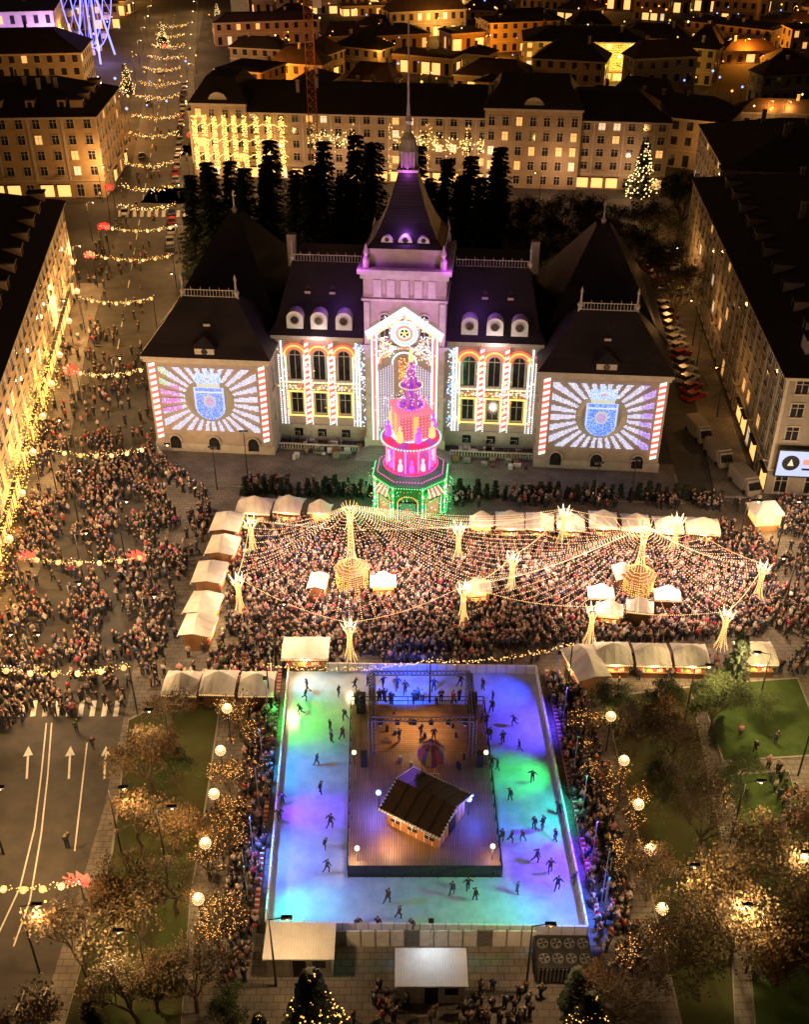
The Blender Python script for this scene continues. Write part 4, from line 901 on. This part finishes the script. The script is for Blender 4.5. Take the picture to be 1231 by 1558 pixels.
garland('rink_garland',gz(405,1012,5.5),gz(655,1005,5.5),.8,r=.085,thick=.12,sp=.3,orn=False); garland('rink_garland',gz(655,1005,5.5),gz(872,978,5.5),.9,r=.085,thick=.12,sp=.3,orn=False)
mb=MB()
for i in range(34):
    f=i/33; x=-45.0-(f*62)*.152*1.0; y=88+f*62
    for k in range(46): mb.bulb((x+random.gauss(0,.6),y+random.gauss(0,.9),random.uniform(.8,7)),random.uniform(.06,.12),random.choice([(2.8,1.5,.15),(2.8,1.7,.3)]))
    mb.tube((x,y,0),(x,y,4),.08,.05,5,'bark')
mb.build('string_lit_hedge')
for y in (92,102,112,122,132,142,152,165,178): 
    o=put(GM,'globe_lamp',(-43.5-(y-88)*.152,y,0)); plight(o,(0.5,0,5.6),1900,(1,.55,.18),.3)
for (u,v) in ((120,720),(120,800),(130,900),(120,980),(250,760),(1180,850),(1190,940),(1120,850),(230,1000),(60,1060),(180,620),(190,850),(420,1012)): 
    lamp(*G(u,v),2200,(1,.64,.34),random.choice([0,math.pi]))  # posts added to light the plaza and the hut roofs
# ------------------------------------------------------------------ people
def person(joints,edges,sub=0):
    me=bpy.data.meshes.new('tmp'); me.from_pydata([j[0] for j in joints],edges,[]); o=bpy.data.objects.new('tmp',me); sc.collection.objects.link(o)
    md=o.modifiers.new('s','SKIN'); md.use_smooth_shade=True
    for i,j in enumerate(joints):
        r=j[1]; me.skin_vertices[0].data[i].radius=(r,r) if not hasattr(r,'__len__') else r; me.skin_vertices[0].data[i].use_root=(i==0)
    if sub: m2=o.modifiers.new('ss','SUBSURF'); m2.levels=sub; m2.render_levels=sub
    t=o.modifiers.new('t','TRIANGULATE')
    dg=bpy.context.evaluated_depsgraph_get(); ev=o.evaluated_get(dg); m=ev.to_mesh()
    V=np.array([v.co[:] for v in m.vertices],dtype=np.float32); Fc=np.array([p.vertices[:] for p in m.polygons],dtype=np.int32)
    ev.to_mesh_clear(); bpy.data.objects.remove(o)
    J=np.array([j[0] for j in joints]); lab=np.array([j[2] for j in joints]); cen=V[Fc].mean(1)
    d=((cen[:,None,:]-J[None])**2).sum(2); l=lab[d.argmin(1)]
    hd=J[3]; isH=(l==2)&(d.argmin(1)<=4)&(d.argmin(1)>=3); l=np.where(isH&((cen[:,1]<hd[1]-.02)|(cen[:,2]>hd[2]+.07)),3,l)
    return V,Fc,l
ED=[(0,1),(1,2),(2,3),(3,4),(1,5),(5,6),(6,7),(1,8),(8,9),(9,10),(0,11),(11,12),(12,13),(13,14),(0,15),(15,16),(16,17),(17,18)]
def pose(el=((.26,0,1.16),(.23,.1,.93)),er=((-.26,0,1.16),(-.23,.1,.93)),kl=(.11,.03,.5),al=(.12,0,.09),kr=(-.11,.03,.5),ar=(-.12,0,.09),lean=0.0,coat=0):
    J=[((0,0,.97),.145+coat,1),((0,lean*.6,1.30),(.19,.15),1),((0,lean*.9,1.49),.06,2),((0,lean+.02,1.61),(.088,.10),2),((0,lean+.01,1.70),.065,2),
     ((.18,lean*.6,1.40),.075,1),(el[0],.058,1),(el[1],.045,2),((-.18,lean*.6,1.40),.075,1),(er[0],.058,1),(er[1],.045,2),
     ((.10,0,.86),.10,0),(kl,.07,0),(al,.052,0),((al[0],al[1]+.15,max(.04,al[2]-.04)),.045,4),((-.10,0,.86),.10,0),(kr,.07,0),(ar,.052,0),((ar[0],ar[1]+.15,max(.04,ar[2]-.04)),.045,4)]
    return J
POS=[pose(),pose(el=((.3,.1,1.2),(.1,.28,1.28)),er=((-.3,.1,1.2),(-.1,.28,1.28))),pose(kl=(.1,.18,.52),al=(.1,.22,.09),kr=(-.1,0,.48),ar=(-.1,-.25,.12),el=((.25,-.1,1.17),(.22,-.05,.93)),er=((-.25,.08,1.17),(-.22,.28,1.0))),
     pose(el=((.27,.12,1.45),(.12,.25,1.7))),pose(el=((.28,-.05,1.15),(.12,.15,1.05)),coat=.02),pose(coat=.03,el=((.25,.02,1.15),(.16,.16,.98)),er=((-.25,.02,1.15),(-.16,.16,.98)))]
SK=[pose(lean=.14,kl=(.12,.18,.52),al=(.12,.05,.1),kr=(-.12,-.12,.5),ar=(-.14,-.45,.25),el=((.32,.1,1.2),(.42,.2,1.0)),er=((-.32,-.05,1.2),(-.40,-.15,1.0))),
    pose(lean=.08,kl=(.12,.1,.5),al=(.13,0,.09),kr=(-.12,.1,.5),ar=(-.15,-.12,.09),el=((.27,-.05,1.15),(.28,.12,.95)),er=((-.28,.05,1.15),(-.27,.22,1.0))),
    pose(lean=.18,kl=(.11,.2,.52),al=(.11,.1,.09),kr=(-.16,-.1,.48),ar=(-.26,-.28,.12),el=((.27,-.15,1.18),(.24,-.32,1.05)),er=((-.28,.15,1.18),(-.2,.35,1.1))),
    pose(lean=.05,el=((.33,.0,1.22),(.50,.05,1.08)),er=((-.33,0,1.22),(-.5,.05,1.08)),kl=(.1,.08,.5),al=(.09,.08,.09),kr=(-.11,-.05,.5),ar=(-.13,-.2,.1))]
TP=[person(p,ED) for p in POS]
JK=np.array([(.02,.02,.025),(.03,.03,.035),(.015,.02,.04),(.05,.045,.04),(.25,.03,.03),(.35,.32,.3),(.08,.05,.03),(.03,.05,.12),(.18,.12,.08),(.10,.10,.11),(.4,.2,.2),(.02,.06,.04),(.5,.47,.42),(.3,.04,.1)])
JKW=np.array([6,6,5,3,1.2,2.2,2,2.4,1.6,2,1.4,1,1.4,.7]); JKW=JKW/JKW.sum()
PT=np.array([(.02,.02,.03),(.03,.04,.08),(.015,.015,.015),(.06,.055,.05)]); HR=np.array([(.015,.01,.008),(.05,.03,.015),(.4,.38,.35),(.2,.04,.03),(.02,.02,.02),(.16,.10,.05),(.35,.22,.15)])
def crowd(name,pts):
    Vs=[];Fs=[];Cs=[];off=0
    for (x,y,z) in pts:
        V,Fc,l=TP[rng.integers(len(TP))]; a=rng.uniform(0,6.283) if rng.random()<.5 else rng.normal(0,.7); s=rng.uniform(.9,1.08) if rng.random()>.08 else rng.uniform(.6,.75)
        c,s_=math.cos(a),math.sin(a); q=V*s; X=q[:,0]*c-q[:,1]*s_+x; Y=q[:,0]*s_+q[:,1]*c+y
        Vs.append(np.stack([X,Y,q[:,2]+z],1)); Fs.append(Fc+off); off+=len(V)
        j=JK[rng.choice(len(JK),p=JKW)]*rng.uniform(.7,1.3); pal_=np.array([PT[rng.integers(4)],j,(.45,.29,.21),HR[rng.integers(len(HR))],(.02,.02,.02)]); Cs.append(pal_[l])
    V=np.concatenate(Vs).astype(np.float32);Fc=np.concatenate(Fs).astype(np.int32);Cc=np.concatenate(Cs)
    me=bpy.data.meshes.new(name); me.vertices.add(len(V)); me.vertices.foreach_set('co',V.ravel()); me.loops.add(len(Fc)*3); me.loops.foreach_set('vertex_index',Fc.ravel())
    me.polygons.add(len(Fc)); me.polygons.foreach_set('loop_start',np.arange(0,len(Fc)*3,3,dtype=np.int32)); me.update(calc_edges=True)
    me.polygons.foreach_set('use_smooth',np.ones(len(Fc),dtype=bool))
    me.materials.append(M['attr']); at=me.attributes.new('Col','FLOAT_COLOR','FACE'); c4=np.ones((len(Fc),4),dtype=np.float32); c4[:,:3]=Cc; at.data.foreach_set('color',c4.ravel())
    print(name,len(pts))
    return put(me,name)
def inpoly(x,y,P_):
    r=False;n=len(P_);j=n-1
    for i in range(n):
        if (P_[i][1]>y)!=(P_[j][1]>y) and x<(P_[j][0]-P_[i][0])*(y-P_[i][1])/(P_[j][1]-P_[i][1])+P_[i][0]: r=not r
        j=i
    return r
def fill(poly,dens,cell=None,z=0):
    P_=[G(*q) for q in poly]; cell=cell or .62; out=[]
    x0=min(p[0] for p in P_);x1=max(p[0] for p in P_);y0=min(p[1] for p in P_);y1=max(p[1] for p in P_)
    pr=dens*cell*cell
    for X in np.arange(x0,x1,cell):
        for Y in np.arange(y0,y1,cell):
            w_=math.sin(X*.55+1.7*math.sin(Y*.31))*math.sin(Y*.47+X*.23+1.1*math.sin(X*.19))
            cl=max(.08,.9+1.3*w_) if dens<1.9 else 1
            if rng.random()>pr*cl: continue
            x=X+rng.uniform(-.28,.28);y=Y+rng.uniform(-.28,.28)
            if not inpoly(x,y,P_): continue
            if any((x-k[0])**2+(y-k[1])**2<k[2]**2 for k in keep): continue
            out.append((x,y,z))
    return out
crowd('market_crowd',fill([(372,792),(640,802),(1110,802),(1175,830),(1190,960),(1100,975),(870,985),(760,990),(560,1000),(440,1010),(345,965),(345,880)],2.4))
crowd('plaza_crowd',fill([(60,640),(235,690),(320,760),(320,800),(270,900),(270,970),(250,1040),(200,1080),(0,1110),(-20,700)],1.25)+fill([(105,500),(215,500),(235,690),(60,640)],.35)+fill([(130,360),(235,360),(215,500),(105,500)],.09)+fill([(345,965),(440,1010),(400,1060),(250,1050),(270,970)],1.5)+fill([(175,200),(300,200),(260,350),(140,350)],.04))
crowd('plaza_crowd',fill([(1110,770),(1240,760),(1250,1010),(1190,1000),(1180,830)],1.7)+fill([(375,733),(575,740),(575,762),(375,752)],1.3)+fill([(690,745),(1095,762),(1100,778),(690,772)],1.3)+fill([(870,1000),(1240,1010),(1240,1030),(890,1045)],1.2))
crowd('rink_spectators',fill([(390,1040),(428,1040),(390,1420),(375,1500),(330,1500),(365,1200)],2.0)+fill([(830,1030),(890,1040),(968,1380),(980,1500),(925,1500),(905,1400)],2.2)+fill([(440,1003),(820,1003),(822,1015),(440,1013)],1.8)+fill([(540,1060),(735,1060),(735,1072),(540,1072)],.8))
crowd('strolling_people',fill([(1165,1160),(1235,1165),(1240,1260),(1195,1270)],.9)+fill([(330,1250),(300,1400),(300,1500),(335,1500),(345,1300)],.6)+fill([(30,1085),(180,1085),(175,1140),(30,1140)],.35)+fill([(20,1150),(180,1150),(150,1300),(20,1300)],.02)+fill([(480,1500),(820,1500),(840,1570),(480,1570)],.9)+fill([(1120,1100),(1200,1100),(1220,1200),(1120,1200)],.05)+fill([(1130,1380),(1160,1380),(1170,1500),(1130,1500)],.3)+fill([(940,420),(1010,420),(1060,560),(1030,560)],.05))
TS=[]
for p in SK:
    V,Fc,l=person(p,ED,1)
    for rep in range(3):
        me=bpy.data.meshes.new('ice_skater'); me.from_pydata(V.tolist(),[],Fc.tolist()); me.materials.append(M['attr']); at=me.attributes.new('Col','FLOAT_COLOR','FACE')
        j=JK[rng.integers(0,4) if rep<2 else 7]; pl_=np.array([PT[rng.integers(4)],j,(.35,.2,.14),HR[rng.integers(2)],(.05,.05,.05)]); c4=np.ones((len(Fc),4),dtype=np.float32); c4[:,:3]=pl_[l]; at.data.foreach_set('color',c4.ravel())
        me.polygons.foreach_set('use_smooth',np.ones(len(Fc),dtype=bool)); me.update(); TS.append(me)
sk_=[(465,1066),(457,1088),(468,1052),(515,1060),(503,1112),(505,1130),(525,1096),(521,1125),(482,1166),(488,1208),(425,1248),(430,1225),(503,1260),(495,1292),(498,1327),(545,1415),(575,1416),(627,1417),(590,1375),(607,1398),(688,1362),(723,1370),(712,1355),(787,1360),(837,1328),(848,1355),(816,1312),(845,1280),(826,1262),(813,1262),(795,1280),(777,1282),(763,1282),(776,1218),(810,1190),(757,1172),(748,1170),(790,1143),(782,1105),(740,1105),(745,1126),(733,1102),(748,1085),(617,1056),(605,1050),(583,1046),(560,1045),(850,1238),(873,1345),(700,1045),(660,1052),(735,1050),(750,1068),(765,1132),(540,1050)]
for i,(u,v) in enumerate(sk_):
    x,y=G(u,v); put(TS[i%len(TS)],'ice_skater',(x,y,.03),random.uniform(0,6.28),scale=random.uniform(.92,1.05))
for (u,v) in ((608,1128),(640,1120),(660,1126)): x,y=G(u,v,zt); put(TS[4],'stage_dancer',(x,y,zt+.04),random.uniform(0,6))
# ------------------------------------------------------------------ cars
def carmesh(col):
    mb=MB(); W=.88
    sec=[(-2.15,.35,.62),(-2.1,.3,.85),(-1.2,.28,.92),(.95,.28,.92),(1.9,.28,.78),(2.15,.35,.6)]
    vs=[]
    for x,z0,z1 in sec: vs+=[(x,-W*(.93 if abs(x)>2 else 1),z0),(x,-W*(.9 if abs(x)>2 else .97),z1),(x,W*(.9 if abs(x)>2 else .97),z1),(x,W*(.93 if abs(x)>2 else 1),z0)]
    fs=[]
    for i in range(len(sec)-1):
        b=i*4
        for j in range(4): fs.append((b+j,b+(j+1)%4,b+4+(j+1)%4,b+4+j))
    fs+=[(0,1,2,3),(20,23,22,21)]; mb.add(vs,fs,'carpaint',col)
    lo=[(-1.8,-.8,.9),(1.05,-.8,.9),(1.05,.8,.9),(-1.8,.8,.9)]; hi=[(-1.3,-.64,1.4),(.15,-.64,1.42),(.15,.64,1.42),(-1.3,.64,1.4)]
    mb.add(lo+hi,[(0,1,5,4),(1,2,6,5),(2,3,7,6),(3,0,4,7)],'glass'); mb.add([(p[0],p[1]*1.03,p[2]+.03) for p in hi]+[(p[0],p[1],p[2]) for p in hi],[(0,1,2,3),(0,1,5,4),(1,2,6,5),(2,3,7,6),(3,0,4,7)],'carpaint',col)
    for s in (-.79,.79): mb.tube((-.45,s,.9),(-.45,s*.82,1.42),.04,.04,4,'carpaint',col)
    for x in (-1.35,1.35):
        for s in (-.9,.74): mb.tube((x,s,.32),(x,s+.16,.32),.32,.32,12,'tyre'); mb.tube((x,s-.01,.32),(x,s+.17,.32),.18,.18,8,'metal')
    for s in (-.6,.6): mb.box(2.1,s-.18,.55,2.17,s+.18,.68,'white'); mb.box(-2.18,s-.16,.62,-2.12,s+.16,.75,'attr',(.4,.01,.01))
    return mb.mesh('car')
CARS=[carmesh(c) for c in ((.02,.02,.022),(.5,.5,.5),(.25,.26,.28),(.03,.05,.12),(.3,.02,.02),(.6,.58,.55))]
for i in range(26):
    y=210+i*6.2; 
    if 238<y<256: continue
    x=xs(y)+7.2+random.uniform(-.2,.2); put(random.choice(CARS),'parked_car',(x,y,0),math.radians(98)+random.uniform(-.04,.04))
for i in range(22): 
    y=146+i*3.0; x=40.2+(y-118)*.075; put(random.choice(CARS),'parked_car',(x+1.6,y,0),math.radians(35)+random.uniform(-.06,.06),scale=.95)
for i in range(7): 
    y=188+i*3.2; put(random.choice(CARS),'parked_car',(51+(y-188)*.08,y,0),math.radians(20)); 
for (u,v,r) in ((190,325,98),(216,240,98),(225,160,98),(243,110,98),(1000,395,70),(985,365,60)): 
    x,y=G(u,v); o=put(random.choice(CARS),'car',(x,y,0),math.radians(r))
# ------------------------------------------------------------------ service things at bottom of rink
def P2(n,u,v,fn,rz=0,z=0):
    x,y=G(u,v,z); m_=MB(); fn(m_); return m_.build(n,(x,y,0),rz)
def cabin(m):
    m.box(-2.5,-1.3,0,2.5,1.3,2.4,'white'); m.box(-2.7,-1.6,2.4,2.7,1.6,2.55,'snow')
    for i in range(9): m.box(-2.5+i*.6,-1.34,.1,-2.47+i*.6,-1.3,2.3,'metal')
    m.box(-.5,-1.36,0,.5,-1.31,2.0,'dark'); m.box(1,-1.36,1.1,2,-1.31,1.9,'glass')
    for i in range(26): m.box(-2.7+i*.208,-1.6,2.55,-2.64+i*.208,1.6,2.6,'white')
P2('rental_cabin',456,1432,cabin,0,2.5); rc=P2('rental_cabin',656,1472,cabin,0,2.5); slight(rc,(0,1.8,5.5),(0,-.5,0),500,(.7,.85,1),120,1,.3)
rc=MB(); rc.tube((0,1.75,0),(0,1.75,5.6),.05,.04,5,'metal'); rc.box(-.2,1.6,5.55,.2,1.9,5.75,'dark'); o=rc.build('floodlight_pole',(*G(656,1472,2.5),0))
def chiller(m):
    m.box(-2.1,-1.4,.2,2.1,1.4,2.0,'dark'); 
    for i in range(4):
        for j in range(2):
            x=-1.55+i*1.03;y=-.65+j*1.3; m.tube((x,y,2.0),(x,y,2.15),.42,.42,14,'metal'); m.tube((x,y,2.15),(x,y,2.17),.36,.36,14,'dark')
            for k in range(4):
                t=k*math.pi/2; m.add([(x,y,2.19),(x+.34*math.cos(t),y+.34*math.sin(t),2.19),(x+.34*math.cos(t+.5),y+.34*math.sin(t+.5),2.21)],[(0,1,2)],'metal')
    for i in range(14): m.box(-2.05+i*.3,-1.45,.3,-1.95+i*.3,-1.4,1.9,'metal')
P2('rink_chiller',858,1448,chiller,0,2.0)
mb=MB(); a=G(505,1440); b_=G(815,1445)
for i in range(14):
    x=a[0]+(b_[0]-a[0])*i/14; mb.box(x+.03,a[1],0,x+(b_[0]-a[0])/14-.03,a[1]+.1,1.9,'white' if i%5 else 'metal'); mb.box(x-.04,a[1]-.03,0,x+.04,a[1]+.13,2.0,'metal')
mb.build('hoarding_fence')
lamp(*G(420,1500),1400,(1,.62,.3),0); lamp(*G(800,1510),1400,(1,.62,.3),0)
def van(m):
    m.box(-2.6,-1,.4,1.4,1,2.4,'tan2'); m.frus((1.4,-1,2.7,1),.4,(1.4,-.9,1.9,.9),2.2,'tan2'); m.add([(2.62,-.85,1.15),(2.62,.85,1.15),(2.1,.8,2.0),(2.1,-.8,2.0)],[(0,1,2,3)],'glass')
    for x in (-1.7,1.6):
        for s in (-1.05,.85): m.tube((x,s,.4),(x,s+.2,.4),.4,.4,12,'tyre')
for (u,v,r) in ((1062,664,-78),(1092,700,-78),(1132,742,-75)): P2('delivery_van',u,v,van,math.radians(r))
mb=MB(); mb.box(-.3,-.3,3.4,5.6,0,7.4,'dark'); mb.box(.5,0,5,.8,.8,5.2,'dark'); mb.box(4.5,0,5,4.8,.8,5.2,'dark'); mb.add([(-.1,-.31,3.6),(5.4,-.31,3.6),(5.4,-.31,7.2),(-.1,-.31,7.2)],[(0,1,2,3)],'bulb',(.55,.65,1.1))
mb.add([(1.5+1.1*math.cos(t),-.33,5.5+1.1*math.sin(t)) for t in np.linspace(0,6.28,20,False)],[tuple(range(20))],'dark'); mb.add([(1.1,-.35,5.1),(1.9,-.35,5.1),(1.5,-.35,6.1)],[(0,1,2)],'bulb',(1,.8,.6))
mb.add([(3.0,-.33,4.5),(5.1,-.33,4.5),(5.1,-.33,4.8),(3.0,-.33,4.8)],[(0,1,2,3)],'dark'); mb.add([(3.0,-.33,5.3),(4.8,-.33,5.3),(4.8,-.33,6.1),(3.0,-.33,6.1)],[(0,1,2,3)],'bulb',(.9,.3,.2))
mb.build('led_screen',(47.6,118.0,0),pal)
for (u,v) in ((330,745),(905,770),(960,765),(376,720),(1060,560)):
    x,y=G(u,v); m_=MB(); m_.tube((0,0,0),(0,0,6.5),.09,.05,6,'dark'); m_.box(-.6,-.1,6.4,.6,.1,6.55,'dark'); m_.box(-.55,-.12,6.3,-.15,.12,6.4,'metal'); m_.box(.15,-.12,6.3,.55,.12,6.4,'metal'); m_.build('floodlight_pole',(x,y,0))
print('houses',cnt,'objects',len(bpy.data.objects))
